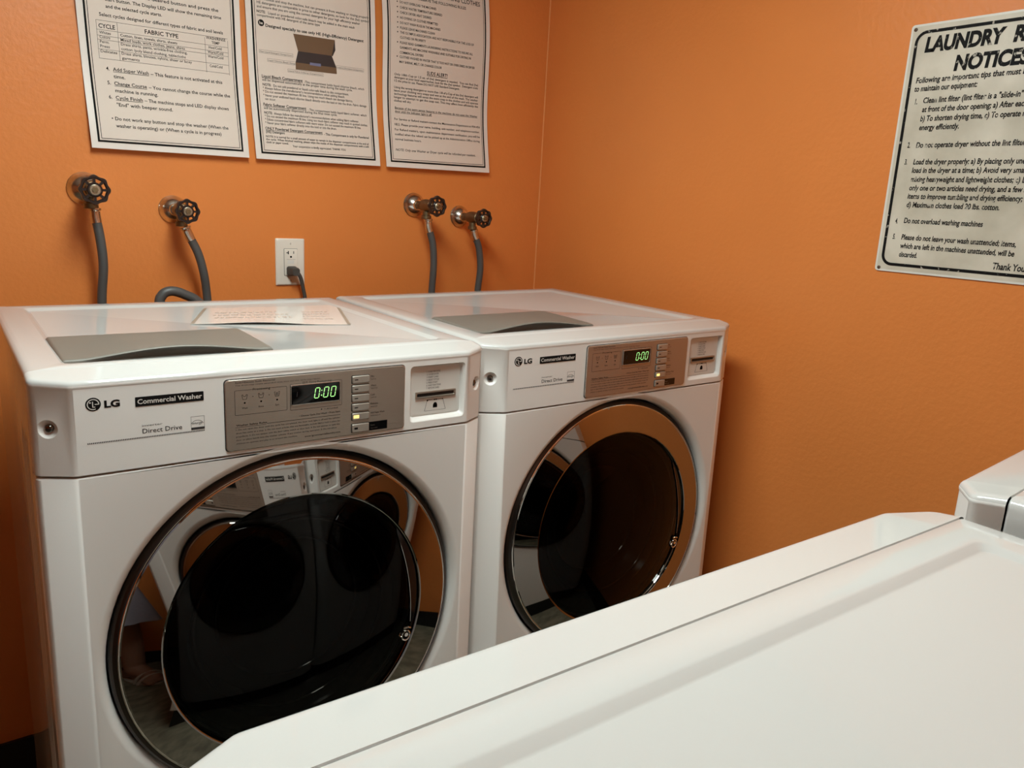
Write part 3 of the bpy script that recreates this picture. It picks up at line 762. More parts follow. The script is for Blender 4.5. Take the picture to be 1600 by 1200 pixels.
rot = 0.016; g = to_uv(0.630, 1.5195, rot, 0.0); ink = Ink(); B2 = 0.006; H2 = 0.0060
line(ink, g, 'leave residue and stop the machine, but can prevent it from washing or rinsing properly', 0.652, 1.8880, 0.945, H2, B2)
line(ink, g, 'HE detergents are comparable in price to other detergents, so look for the (he) symbol', 0.652, 1.8790, 0.945, H2, B2)
line(ink, g, 'and ensure that you are using the correct detergent for your high efficiency washer', 0.652, 1.8700, 0.920, H2, B2)
line(ink, g, 'NOTE:', 0.6510, 1.8590, 0.6720, H2, 0.02); line(ink, g, 'Liquid or powdered color-safe bleach may be added in the main wash', 0.6790, 1.8590, 0.9050, H2, B2)
line(ink, g, 'compartment with HE detergent of the same type', 0.6510, 1.8510, 0.8100, H2, B2)
u, v = g(0.6608, 1.8370); ink.disc(u, v, 0.0075, 'ink'); ink.text('he', u, v - 0.003, 0.0068, None, 0.02, key='paper', align='c')
line(ink, g, 'Designed specially to use only HE (High-Efficiency) Detergent', 0.6714, 1.8300, 0.9304, 0.0070, 0.022)
q = lambda *pp: ink.poly([g(*p) for p in pp], 'brown_print')
q((0.7403, 1.8255), (0.8500, 1.8275), (0.8416, 1.7890), (0.7520, 1.7870))
ink.poly([g(*p) for p in ((0.8500, 1.8275), (0.8515, 1.8030), (0.8440, 1.7880), (0.8416, 1.7890))], 'dark_print')
ink.poly([g(*p) for p in ((0.7520, 1.7870), (0.8416, 1.7890), (0.8540, 1.7620), (0.7450, 1.7600))], 'dark_print')
q((0.7450, 1.7600), (0.8540, 1.7620), (0.8550, 1.7470), (0.7450, 1.7435))
for xa, xb, zz in ((0.756, 0.772, 1.765), (0.782, 0.812, 1.757), (0.820, 0.835, 1.764)):
    ink.poly([g(xa, zz), g(xb, zz), g(xb - 0.001, zz + 0.019), g(xa + 0.002, zz + 0.019)], 'blue_print')
for k in range(4): ink.poly([g(0.763 + 0.018*k, 1.8070), g(0.772 + 0.018*k, 1.8072), g(0.772 + 0.018*k, 1.8100), g(0.763 + 0.018*k, 1.8098)], 'tan')
def callout(x, z, x1, t):
    u, v = g(x, z); u1, _ = g(x1, z); ink.frame(u - 0.002, u1 + 0.002, v - 0.002, v + 0.0055, 0.0004, 'ink2'); ink.text(t, u, v, 0.0032, u1, 0.0)
callout(0.6560, 1.7715, 0.7370, 'Main Liquid Detergent Compartment'); callout(0.6754, 1.7540, 0.7620, 'Liquid Chlorine Bleach Compartment')
callout(0.7263, 1.7365, 0.8160, 'Liquid Fabric Softener Compartment'); callout(0.8377, 1.7620, 0.9290, 'ONLY Powdered Detergent Compartment')
def head2(t, z, hx, rest, rx, bold2=B2):
    u, v = g(0.6580, z); u1, _ = g(hx, z); ink.text(t, u, v, 0.0068, u1, 0.02, under=True); line(ink, g, rest, hx + 0.004, z, rx, H2, bold2)
head2('Liquid Bleach Compartment', 1.7140, 0.7620, '-This compartment holds liquid chlorine bleach, which', 0.9316)
line(ink, g, 'will be dispensed automatically at the proper time during the wash cycle.', 0.6580, 1.7060, 0.8980, H2, B2)
line(ink, g, 'NOTE:', 0.6590, 1.6950, 0.6800, H2, 0.02); line(ink, g, 'Do not add powdered or liquid color-safe bleach to this compartment.', 0.6860, 1.6950, 0.8870, H2, B2)
line(ink, g, "* Always follow the manufacturer's recommendations when adding bleach.", 0.6590, 1.6870, 0.8760, H2, B2)
line(ink, g, '* Do not exceed the maximum fill line. Using too much bleach can damage fabrics.', 0.6590, 1.6790, 0.8980, H2, B2)
line(ink, g, '* Never pour undiluted liquid chlorine bleach directly onto the load or into the drum. Fabric damage', 0.6590, 1.6700, 0.9370, H2, B2)
line(ink, g, 'can occur.', 0.6630, 1.6620, 0.6900, H2, B2)
head2('Fabric Softener Compartment', 1.6480, 0.7680, '- This compartment holds liquid fabric softener, which', 0.9360)
line(ink, g, 'will be automatically dispensed during the final rinse cycle.', 0.6580, 1.6400, 0.8520, H2, B2)
line(ink, g, 'NOTE:', 0.6585, 1.6290, 0.6790, H2, 0.02); line(ink, g, "Always follow the manufacturer's recommendations when adding fabric softener.", 0.6830, 1.6290, 0.9130, H2, B2)
line(ink, g, '* Do not exceed the maximum fill line. Using too much fabric softener may result in spotted clothes.', 0.6590, 1.6210, 0.9380, H2, B2)
line(ink, g, '* Dilute concentrated fabric softeners with warm water. Do not exceed the maximum fill line.', 0.6590, 1.6130, 0.9180, H2, B2)
line(ink, g, '* Never pour fabric softener directly onto the load or into the drum.', 0.6590, 1.6050, 0.8480, H2, B2)
head2('ONLY Powdered Detergent Compartment', 1.5915, 0.8080, '- This Compartment is only for Powdered', 0.9393, 0.016)
line(ink, g, '(HE) Detergent', 0.6590, 1.5835, 0.7070, H2, 0.018)
line(ink, g, 'NOTE: It is normal for a small amount of water to remain in the dispenser compartments at the end of', 0.6580, 1.5730, 0.9380, 0.0052, 0.014)
line(ink, g, 'the cycle. When finished washing, please wipe the inside of the dispenser compartments with a soft', 0.6580, 1.5660, 0.9380, 0.0052, 0.014)
line(ink, g, 'cloth or paper towel.', 0.6580, 1.5590, 0.7150, 0.0052, 0.014)
line(ink, g, 'Your cooperation is kindly appreciated. THANK YOU', 0.7250, 1.5545, 0.8700, 0.0055, 0.010)
poster(0.630, 1.5190, 0.340, 0.530, rot, W_(0.010, 1.2, 0.60), ink, 'middle poster of the three, with a brown dispenser drawer picture, taped above the outlet', shear=0.036)

rot = 0.016; g = to_uv(0.988, 1.5250, rot, 0.0); ink = Ink(); H3 = 0.0062; B3 = 0.012
line(ink, g, 'PLEASE NOTE WHEN WASHING CLOTHES', 1.0100, 1.9790, 1.2903, 0.0120, 0.012)
line(ink, g, 'PLEASE OBSERVE THE FOLLOWING RULES', 1.0550, 1.9640, 1.2427, 0.0075, 0.012)
for t, z, x1, bl in (('DO NOT OVERLOAD THE MACHINES', 1.9470, 1.1454, 1), ('CHECK WATER TEMPERATURE DESIRED', 1.9340, 1.1640, 1), ('CHECK DRYER HEAT DESIRED', 1.9215, 1.1300, 1),
                     ('NO DYEING OF CLOTHES PERMITTED', 1.9085, 1.1500, 1), ('DO NOT WASH RUGS IN THE MACHINES', 1.8960, 1.1580, 1), ('PLEASE LEAVE MACHINES CLEAN', 1.8835, 1.1400, 1),
                     ('THE OLYMPUS ASSOCIATION ARE NOT RESPONSIBLE FOR THE LOSS OF', 1.8720, 1.2690, 1), ('CLOTHES OR PROPERTY', 1.8600, 1.1120, 0),
                     ('PLEASE READ GARMENTS LAUNDERING INSTRUCTIONS TO INSURE ALL', 1.8470, 1.2670, 1), ('GARMENTS ARE MACHINE WASHABLE AND SUITABLE FOR DRYING IN', 1.8350, 1.2610, 0), ('COMMERCIAL DRYERS', 1.8225, 1.1060, 0),
                     ('CLOTHES WASHED IN WATER THAT IS TOO HOT OR OVER DRIED IN DRYER', 1.8115, 1.2755, 1), ('MAY SHRINK, MELT, OR CHANGE COLOR', 1.7990, 1.1660, 0)):
    line(ink, g, t, 1.0330, z, x1, H3, B3)
    if bl: u, v = g(1.0255, z + 0.003); ink.disc(u, v, 0.0017, n=10)
u, v = g(1.1197, 1.7800); u1, _ = g(1.1860, 1.7800); ink.text('SUDS ALERT!', u, v, 0.0095, u1, 0.015, under=True)
for t, z, x1 in (('Only 1/8th Cup or 1.5 oz. of (he) detergent is needed.  You can find (he)', 1.7665, 1.2907), ('detergent at your local supermarket, look for the (he) symbol.  Detergent costs', 1.7585, 1.2907), ('1/2 the price to use. Please DO NOT USE Standard Detergent.', 1.7500, 1.2280),
                 ('Using the wrong detergent or more than 1/8 of a Cup of the (he) detergent will', 1.7335, 1.2925), ('leave your clothing very soapy and wet at the end of the wash. The washer', 1.7250, 1.2925), ('technology features will sense the extra soap in the clothes and will operate', 1.7165, 1.2935),
                 ('longer to attempt to get the soap out. This may affect how efficiently the', 1.7080, 1.2940), ('clothes will dry.', 1.6990, 1.0720),
                 ('For Service or Refund matters contact the Maintenance Department at 954-456', 1.6510, 1.3010), ('1822. Please provide your name, building, unit number, and telephone number.', 1.6370, 1.3000),
                 ('For Refund matters, upon maintenance department verification, you will be', 1.6235, 1.3000), ('notified when the refund can be picked up at the Administration Office during', 1.6110, 1.2990), ('normal business hours.', 1.5980, 1.1010)):
    line(ink, g, t, 1.0190, z, x1, 0.0060, 0.010)
for t, z, x1 in (('Because of the extra sensor features in the machines do not open the Washer', 1.6805, 1.2926), ('door until the indicator light is off.', 1.6715, 1.1380)):
    u, v = g(1.0215, z); u1, _ = g(x1, z); ink.text(t, u, v, 0.0058, u1, 0.010, under=True)
line(ink, g, 'NOTE: Only one Washer or Dryer cycle will be refunded per resident.', 1.0184, 1.5695, 1.2821, 0.0066, 0.008, shear=0.2)
poster(0.988, 1.5245, 0.342, 0.530, rot, W_(0.013, 1.25, 0.62), ink, 'right poster of the three, with a rules list and suds alert, nearest the room corner', shear=0.030)

# ------------------------------------------------------------------ metal notice on the right wall
sg = empty('notice_sign', (XR, -0.375, 1.345))
tag(sg, 'worn white metal laundry room notice screwed to the orange side wall', 'sign')
SY0, SY1, SZ0, SZ1 = -0.219, -0.532, 1.3479, 1.8195
sw, sh = SY0 - SY1, SZ1 - SZ0
sp = lambda x_: (lambda u, v: (-x_, 0.375 + SY0 - u, SZ0 - 1.345 + v))
b = MB(); fS = sp(0.0)
lo = rrect(0, sw, 0, sh, 0.006, 5)
b.loft([[sp(0.001)(*p) for p in lo], [sp(0.0030)(*p) for p in lo]], 'sign_rim', True, True, True)
ink = Ink(); ink.poly(rrect(0.004, sw-0.004, 0.004, sh-0.004, 0.004, 5), 'sign'); b.ink(ink, sp(0.0032))
ink = Ink(); ink.rframe(0.0105, sw-0.0105, 0.0120, sh-0.0125, 0.022, 0.0058, 'worn')
gs = lambda y, z: (SY0 - y, z - SZ0)
def sl(t, y, z, y1, h, bold=0.026, shear=0.10, key='worn'):
    u, v = gs(y, z); u1, _ = gs(y1, z); ink.text(t, u, v, h, u1, bold, shear, key)
sl('LAUNDRY', -0.2510, 1.7680, -0.3940, 0.0265, 0.050); sl('ROOM', -0.4075, 1.7680, -0.5010, 0.0265, 0.050); sl('NOTICES', -0.3120, 1.7290, -0.4400, 0.0265, 0.050)
hs = 0.0105
for t, y, z, y1 in (('Following are important tips that must be followed', -0.2441, 1.7115, -0.4900), ('to maintain our equipment:', -0.2434, 1.6960, -0.3600),
    ('1.', -0.2483, 1.6725, -0.2530), ('Clean lint filter (lint filter is a "slide-in" filter', -0.2645, 1.6735, -0.4660), ('at front of the door opening; a) After each use,', -0.2650, 1.6570, -0.4700), ('b) To shorten drying time, c) To operate more', -0.2645, 1.6400, -0.4690), ('energy efficiently.', -0.2650, 1.6235, -0.3400),
    ('2.', -0.2473, 1.5910, -0.2525), ('Do not operate dryer without the lint filter in place.', -0.2645, 1.5905, -0.4980),
    ('3.', -0.2469, 1.5590, -0.2520), ('Load the dryer properly: a) By placing only une', -0.2645, 1.5590, -0.4650), ('load in the dryer at a time; b) Avoid very small loads,', -0.2643, 1.5430, -0.4980), ('mixing heavyweight and lightweight clothes; c) Dry', -0.2649, 1.5260, -0.4830), ('only one or two articles need drying, and a few similar', -0.2647, 1.5095, -0.5000), ('items to improve tumbling and drying efficiency;', -0.2640, 1.4935, -0.4720), ('d) Maximum clothes load 20 lbs. cotton.', -0.2649, 1.4770, -0.4367),
    ('4.', -0.2471, 1.4445, -0.2520), ('Do not overload washing machines', -0.2646, 1.4460, -0.4136), ('5.', -0.2469, 1.4135, -0.2520), ('Please do not leave your wash unattended; items,', -0.2649, 1.4135, -0.4759), ('which are left in the machines unattended, will be', -0.2653, 1.3965, -0.4760), ('discarded.', -0.2656, 1.3795, -0.3020), ('Thank You', -0.4434, 1.3710, -0.4980)):
    sl(t, y, z, y1, hs if t[0] != 'T' else 0.0125)
b.ink(ink, sp(0.0036))
b.build('sign_plate', sg, sharp=40)
for yy, zz in ((-0.2275, 1.8105), (-0.2275, 1.3545), (-0.5235, 1.8105), (-0.5235, 1.3545)):
    Tm = Matrix.Translation((-0.0030, yy + 0.375, zz - 1.345)) @ Matrix.Rotation(PI/2, 4, 'Z')
    b = MB(); b.lathe([(0.0036, 0.0), (0.0034, 0.0010), (0.0020, 0.0018), (0.0006, 0.0020)], 'rusty', 16, Tm, True, True); b.build('screw', sg)

# ------------------------------------------------------------------ water valves and hoses
def make_valve():
    root = empty('water_valve')
    Fl = Matrix.Rotation(PI, 4, 'Z')      # lathe axis +Y -> local -Y (away from the wall)
    b = MB(); b.lathe([(0.0335, 0.0), (0.0335, 0.003), (0.031, 0.006), (0.028, 0.013), (0.022, 0.021), (0.0150, 0.0255), (0.0135, 0.030)], 'flange', 40, Fl, False, True); b.build('wall_flange', root)
    b = MB()
    b.lathe([(0.0115, 0.024), (0.0115, 0.05), (0.0150, 0.054), (0.0175, 0.066), (0.0175, 0.084), (0.0145, 0.094), (0.0145, 0.104), (0.0110, 0.106), (0.0075, 0.112), (0.0045, 0.114), (0.0045, 0.128)], 'brass', 24, Fl, False, True)
    # outlet with garden-hose thread pointing down
    pr = [(0.0105, -0.005), (0.0105, -0.026), (0.0135, -0.027), (0.0135, -0.036), (0.0120, -0.037)]
    b.loft([[(r*math.cos(2*PI*k/20), -0.075, r*math.sin(2*PI*k/20)*0 + z) if 0 else (r*math.cos(2*PI*k/20), -0.075 + r*math.sin(2*PI*k/20), z) for k in range(20)] for r, z in pr], 'brass', True, True, True)
    b.build('valve_body', root, recalc=True)
    # lobed handwheel with eight windows
    b = MB(); n = 64; R0 = 0.0275
    def lob(r, amp, y): return [(r*(1 + amp*math.cos(8*2*PI*k/n))*math.cos(2*PI*k/n), y, r*(1 + amp*math.cos(8*2*PI*k/n))*math.sin(2*PI*k/n)) for k in range(n)]
    yf, ybk = -0.137, -0.127
    b.loft([lob(0.0205, 0.01, ybk), lob(R0*0.97, 0.05, ybk), lob(R0, 0.055, (yf+ybk)/2), lob(R0*0.96, 0.05, yf), lob(0.0222, 0.015, yf), lob(0.0205, 0.01, yf+0.002), lob(0.0205, 0.01, ybk)], 'wheel', True)
    b.lathe([(0.0135, 0.126), (0.0140, 0.129), (0.0140, 0.136), (0.0120, 0.138)], 'wheel', 32, Fl, True, True)
    for k in range(8):
        a = 2*PI*k/8 + PI/8*0
        c, s_ = math.cos(a), math.sin(a)
        P = lambda r, w_, y: (r*c - w_*s_, y, r*s_ + w_*c)
        b.add([P(0.012, -0.0022, yf+0.001), P(0.0225, -0.0026, yf+0.001), P(0.0225, 0.0026, yf+0.001), P(0.012, 0.0022, yf+0.001),
               P(0.012, -0.0022, ybk-0.001), P(0.0225, -0.0026, ybk-0.001), P(0.0225, 0.0026, ybk-0.001), P(0.012, 0.0022, ybk-0.001)],
              [(0,1,2,3),(7,6,5,4),(0,4,5,1),(1,5,6,2),(2,6,7,3),(3,7,4,0)], 'wheel')
    hw = b.build('handwheel', root, recalc=True)
    b = MB(); b.lathe([(0.0100, 0.1375), (0.0100, 0.1395), (0.0085, 0.1405)], 'nut', 24, Fl, True, True)
    hexa = [[(0.0058*math.cos(PI/3*k), y, 0.0058*math.sin(PI/3*k)) for k in range(6)] for y in (-0.140, -0.1445)]
    b.loft(hexa, 'brass', True, True, True); b.build('stem_nut', hw, recalc=True)
    return root
vpos = [((0.2471, 1.4250), 1.10, 'leftmost wall valve with black lobed handwheel, upper of the left pair'), ((0.4321, 1.3873), 0.98, 'wall valve with black lobed handwheel left of the outlet, lower of the left pair'),
        ((1.0845, 1.4253), 1.0, 'wall valve with black lobed handwheel right of the outlet, upper of the right pair'), ((1.2397, 1.3981), 0.95, 'rightmost wall valve with black lobed handwheel, nearest the room corner')]
v0 = make_valve(); valves = []
for k, ((x, z), s_, lab) in enumerate(vpos):
    v_ = v0 if k == 0 else copy_tree(v0)
    v_.location = (x, YB - 0.0005, z); v_.scale = (s_, 1.0, s_)
    tag(v_, lab, 'valve', 'washer water valves on the back wall'); valves.append(v_)
hose_paths = [
    ([(0.2540, 0.855, 1.385), (0.2545, 0.853, 1.365), (0.2600, 0.850, 1.320), (0.2630, 0.852, 1.26), (0.2560, 0.856, 1.18), (0.2520, 0.850, 1.05), (0.262, 0.80, 0.93), (0.29, 0.735, 0.88)], 'grey rubber hose hanging straight down from the leftmost valve'),
    ([(0.4400, 0.855, 1.350), (0.4480, 0.854, 1.330), (0.4660, 0.852, 1.290), (0.4780, 0.853, 1.24), (0.4850, 0.858, 1.18), (0.489, 0.850, 1.05), (0.47, 0.80, 0.93), (0.44, 0.735, 0.88)], 'grey rubber hose slanting down to the right from the second valve'),
    ([(1.0905, 0.855, 1.389), (1.0935, 0.855, 1.365), (1.1080, 0.855, 1.320), (1.1130, 0.855, 1.26), (1.1100, 0.857, 1.18), (1.106, 0.855, 1.06), (1.10, 0.83, 0.95), (1.09, 0.79, 0.88)], 'grey rubber hose hanging from the third valve, right of the outlet'),
    ([(1.2450, 0.855, 1.363), (1.2500, 0.855, 1.345), (1.2660, 0.855, 1.310), (1.2740, 0.855, 1.25), (1.2690, 0.857, 1.18), (1.262, 0.855, 1.06), (1.25, 0.83, 0.95), (1.24, 0.79, 0.88)], 'grey rubber hose hanging from the rightmost valve by the corner')]
for pts, lab in hose_paths:
    path = catmull(pts, 10)
    b = MB(); b.tube(path[4:], 0.0098, 'hose', 16)
    h_ = tag(b.build('water_hose'), lab, 'hose', 'water hoses behind the washing machines')
    b = MB(); b.tube(path[:14], [0.0125]*3 + [0.0100]*1 + [0.0105]*9 + [0.0102], 'coupling', 16); b.build('hose_coupling', h_)
b = MB(); b.tube(catmull([(0.350, 0.74, 0.92), (0.3580, 0.775, 1.05), (0.3610, 0.788, 1.170), (0.3690, 0.790, 1.200), (0.3890, 0.790, 1.2090), (0.4180, 0.790, 1.2000), (0.4500, 0.788, 1.178), (0.490, 0.78, 1.11), (0.51, 0.76, 0.98), (0.515, 0.73, 0.88)], 10), 0.0110, 'hose', 16)
tag(b.build('drain_hose'), 'dark bent hose arching just above the back edge of the left washing machine', 'hose')

# ------------------------------------------------------------------ outlet and power cord
oc = empty('wall_outlet', (0.7180, YB, 1.2625)); tag(oc, 'white wall outlet with rectangular plate on the orange back wall', 'outlet')
b = MB(); pr = lambda k, y: [(p[0], -y, p[1]) for p in rrect(-0.0390+k, 0.0390-k, -0.0612+k, 0.0612-k, 0.003, 4)]
b.loft([pr(0, 0.0003), pr(0, 0.003), pr(0.003, 0.0062), pr(0.006, 0.0068)], 'outlet', True, True, True); b.build('cover_plate', oc)
b = MB(); rr2 = lambda k, y: [(p[0], -y, p[1]) for p in rrect(-0.0175+k, 0.0175-k, -0.0345+k, 0.0345-k, 0.002, 4)]
b.loft([rr2(-0.0008, 0.0066), rr2(-0.0008, 0.0070)], 'ink2', True, False, True); b.loft([rr2(0, 0.0069), rr2(0, 0.0090), rr2(0.001, 0.0096)], 'outlet', True, False, True)
ink = Ink()
for zc in (0.0215, -0.0215):
    ink.rect(-0.0085, -0.0060, zc - 0.001, zc + 0.0075); ink.rect(-0.0125, -0.0085, zc + 0.0020, zc + 0.0042); ink.rect(0.0062, 0.0082, zc + 0.0005, zc + 0.0072); ink.disc(-0.0002, zc - 0.0075, 0.0027, n=14)
ink.rect(-0.012, 0.012, 0.0072, 0.0076, 'ink2'); ink.rect(-0.0095, 0.008, -0.0035, 0.0055, 'recess')
b.ink(ink, lambda u, v: (u, -0.0098, v)); b.build('receptacle', oc)
for zc in (0.0480, -0.0480):
    b = MB(); b.lathe([(0.0030, 0.0), (0.0026, 0.0009), (0.0005, 0.0012)], 'outlet', 14, Matrix.Translation((0, -0.0067, zc)) @ Matrix.Rotation(PI, 4, 'Z'), True, True)
    ik = Ink(); ik.rect(-0.0004, 0.0004, zc - 0.0026, zc + 0.0026); b.ink(ik, lambda u, v: (u, -0.0081, v)); b.build('plate_screw', oc)
pc = empty('power_cord', (0.7180, YB - 0.0100, 1.2400)); tag(pc, 'dark grey power cord plugged into the wall outlet behind the left washing machine', 'cord')
b = MB(); pg = lambda w_, h_, y, dx=0.0, dz=0.0: [(p[0]+dx, -y, p[1]+dz) for p in rrect(-w_, w_, -h_, h_, min(w_, h_)*0.45, 4)]
b.loft([pg(0.0125, 0.0120, 0.0002), pg(0.0130, 0.0125, 0.004), pg(0.0130, 0.0125, 0.008), pg(0.0110, 0.0105, 0.012), pg(0.0110, 0.0105, 0.026, 0.001), pg(0.0090, 0.0090, 0.031, 0.003, -0.001)], 'cord', True, True, True)
b.build('plug', pc, sharp=40)
b = MB(); b.tube(catmull([(0.004, -0.020, -0.002), (0.010, -0.027, -0.006), (0.0165, -0.027, -0.020), (0.0210, -0.026, -0.040), (0.0270, -0.028, -0.075), (0.030, -0.035, -0.14), (0.02, -0.06, -0.25), (-0.02, -0.12, -0.32), (-0.05, -0.19, -0.33)], 8), 0.0050, 'cord', 12); b.build('cable', pc)

# ------------------------------------------------------------------ notice on the wall opposite the washers
b = MB(); x0, z0, w, h = 0.60, 1.30, 0.27, 0.36
b.box(x0, x0 + w, YF + 0.0015, YF + 0.0025, z0, z0 + h, 'paper_edge')
ink = Ink()
for k in range(13):
    x = 0.02
    while x < w - 0.03:
        l = random.uniform(0.012, 0.035); ink.rect(x, min(w - 0.02, x + l), 0.03 + 0.023*k, 0.03 + 0.023*k + 0.006, 'ink3'); x += l + 0.006
b.ink(ink, lambda u, v: (x0 + w - u, YF + 0.0029, z0 + v))
tag(b.build('wall_notice', smooth=False), 'white paper notice on the wall opposite the washers, seen reflected in the left chrome door', 'notice')

# ------------------------------------------------------------------ person holding the phone (seen only reflected in the left door)
M['skin'] = mat('skin', (0.36, 0.19, 0.125), 0.5)
M['dress'] = mat('lilac_cotton', (0.40, 0.38, 0.45), 0.8)
bump(M['dress'], 60.0, 0.002)
M['hair'] = mat('dark_hair', (0.02, 0.013, 0.01), 0.45)
M['sandal'] = mat('sandal_leather', (0.55, 0.48, 0.40), 0.5)
M['eye'] = mat('eye_white', (0.75, 0.73, 0.70), 0.2)
M['iris'] = mat('eye_iris', (0.04, 0.02, 0.012), 0.15)
M['lip'] = mat('lip', (0.35, 0.11, 0.09), 0.4)
PC = Vector((-0.375, -1.365, 0)); PF = Vector((0.6, 0.8, 0)); PR = Vector((0.8, -0.6, 0))
def L(r, f, z): return PC + PR*r + PF*f + Vector((0, 0, z))
def capsule(mb, a, c, ra, rb, key, seg=14):
    """rounded tapered limb segment"""
    a, c = Vector(a), Vector(c); d = (c - a); n = d.length; d.normalize()
    u = d.orthogonal().normalized(); v = d.cross(u); rings = []
    for k in range(-4, 1): t = k/4*PI/2; rings.append((a + d*ra*math.sin(t), ra*math.cos(t)))
    for k in range(0, 5): t = k/4*PI/2; rings.append((c + d*rb*math.sin(t), rb*math.cos(t)))
    mb.loft([[p + (u*math.cos(2*PI*j/seg) + v*math.sin(2*PI*j/seg))*max(r, 1e-4) for j in range(seg)] for p, r in rings], key, True, True, True)
def ellipsoid(mb, c, rx, ry, rz_, key, n=16):
    c = Vector(c); rings = []
    for i in range(n//2 + 1):
        t = -PI/2 + PI*i/(n//2); rr_ = max(math.cos(t), 1e-3)
        rings.append([c + PR*(rx*rr_*math.cos(2*PI*k/n)) + PF*(ry*rr_*math.sin(2*PI*k/n)) + Vector((0, 0, rz_*math.sin(t))) for k in range(n)])
    mb.loft(rings, key, True, True, True)
body = MB()
def limb(pts, rad):
    for k in range(len(pts) - 1): capsule(body, pts[k], pts[k+1], rad[k], rad[k+1], 'skin')
hipR, hipL = L(0.085, 0, 0.88), L(-0.085, 0, 0.88)
kneeR, kneeL = L(0.095, 0.07, 0.47), L(-0.095, 0.05, 0.47)
ankR, ankL = L(0.105, 0.075, 0.085), L(-0.110, 0.045, 0.085)
for hp, kn, an, sg_ in ((hipR, kneeR, ankR, 1), (hipL, kneeL, ankL, -1)):
    calf = kn.lerp(an, 0.32) - PF*0.012
    limb([hp, hp.lerp(kn, 0.5), kn, calf, kn.lerp(an, 0.72), an], [0.082, 0.070, 0.052, 0.052, 0.037, 0.032])
    heel = Vector((an.x, an.y, 0.045)) - PF*0.035; ball = Vector((an.x, an.y, 0.038)) + PF*0.115 + PR*sg_*0.012
    capsule(body, an, heel, 0.034, 0.030, 'skin'); capsule(body, an + PF*0.015, ball, 0.034, 0.026, 'skin'); capsule(body, heel, ball, 0.028, 0.026, 'skin')
    for q, (dr, ln, r_) in enumerate(((-0.026, 0.052, 0.013), (-0.008, 0.052, 0.0095), (0.007, 0.047, 0.009), (0.020, 0.040, 0.0085), (0.031, 0.031, 0.008))):
        st = ball + PR*sg_*dr - Vector((0, 0, 0.010)); capsule(body, st, st + PF*ln + PR*sg_*dr*0.15 - Vector((0, 0, 0.006)), r_ + 0.002, r_, 'skin', 10)
ellipsoid(body, L(0, -0.01, 0.93), 0.165, 0.115, 0.12, 'skin'); ellipsoid(body, L(0, 0.0, 1.07), 0.135, 0.095, 0.15, 'skin')
ellipsoid(body, L(0, 0.0, 1.25), 0.160, 0.105, 0.16, 'skin'); capsule(body, L(-0.14, -0.005, 1.365), L(0.14, -0.005, 1.365), 0.050, 0.050, 'skin')
capsule(body, L(0, -0.01, 1.38), L(0, 0.015, 1.48), 0.058, 0.050, 'skin')
HC = L(0, 0.035, 1.575)
ellipsoid(body, HC, 0.074, 0.092, 0.105, 'skin'); ellipsoid(body, HC + PF*0.022 - Vector((0, 0, 0.055)), 0.056, 0.060, 0.058, 'skin')
capsule(body, HC + PF*0.088 + Vector((0, 0, 0.010)), HC + PF*0.104 - Vector((0, 0, 0.024)), 0.009, 0.013, 'skin', 10)
for sg_ in (-1, 1): ellipsoid(body, HC + PR*sg_*0.074 - PF*0.004 - Vector((0, 0, 0.004)), 0.010, 0.020, 0.032, 'skin', 10)
# right arm raised to the phone, left arm hanging
CP = Vector((-0.0356, -1.0898, 1.4406)); CF = Vector((0.5828, 0.781, -0.2244)); CR = Vector((0.8075, -0.5875, 0.0522)); CU = Vector((0.0911, 0.2116, 0.9731))
phc = CP - CF*0.014 - CR*0.062
shR, shL = L(0.165, -0.005, 1.355), L(-0.165, -0.005, 1.355)
palm = phc - CF*0.035 - CU*0.062
elR = Vector((-0.115, -1.365, 1.145))
limb([shR, shR.lerp(elR, 0.5), elR, elR.lerp(palm - CU*0.05, 0.45), palm - CU*0.05], [0.048, 0.041, 0.036, 0.033, 0.024])
capsule(body, palm - CU*0.05, palm, 0.026, 0.033, 'skin'); capsule(body, palm - CU*0.03 + CR*0.014, palm + CR*0.016, 0.020, 0.022, 'skin')
for q, (off, up_) in enumerate(((-0.030, 0.020), (-0.010, 0.026), (0.010, 0.024), (0.029, 0.016))):
    k0 = palm + CR*off + CU*0.010; k1 = k0 + CU*(0.020 + up_*0.3) - CF*0.004; k2 = k1 + CU*0.018 + CF*0.012; k3 = k2 + CU*0.006 + CF*0.012
    capsule(body, k0, k1, 0.0100, 0.0092, 'skin', 10); capsule(body, k1, k2, 0.0092, 0.0085, 'skin', 10); capsule(body, k2, k3, 0.0085, 0.0075, 'skin', 10)
t0 = palm - CR*0.030 - CU*0.020; t1 = t0 - CR*0.022 + CU*0.022 + CF*0.004; t2 = t1 - CR*0.002 + CU*0.026 + CF*0.012
capsule(body, t0, t1, 0.0125, 0.0110, 'skin', 10); capsule(body, t1, t2, 0.0110, 0.0092, 'skin', 10)
elL = L(-0.215, 0.0, 1.08); wrL = L(-0.225, 0.07, 0.84)
limb([shL, shL.lerp(elL, 0.5), elL, elL.lerp(wrL, 0.45), wrL], [0.048, 0.041, 0.035, 0.032, 0.024])
hl = wrL + PF*0.012 - Vector((0, 0, 0.075)); capsule(body, wrL, hl, 0.024, 0.030, 'skin'); capsule(body, wrL + PF*0.012, hl + PF*0.020, 0.018, 0.022, 'skin')
for q, (off, ln) in enumerate(((0.032, 0.070), (0.012, 0.078), (-0.008, 0.073), (-0.026, 0.058))):
    k0 = hl + PF*off - Vector((0, 0, 0.008)); k1 = k0 + PR*0.006 - Vector((0, 0, ln*0.5)); k2 = k1 + PR*0.020 - Vector((0, 0, ln*0.38))
    capsule(body, k0, k1, 0.0100, 0.0090, 'skin', 10); capsule(body, k1, k2, 0.0090, 0.0075, 'skin', 10)
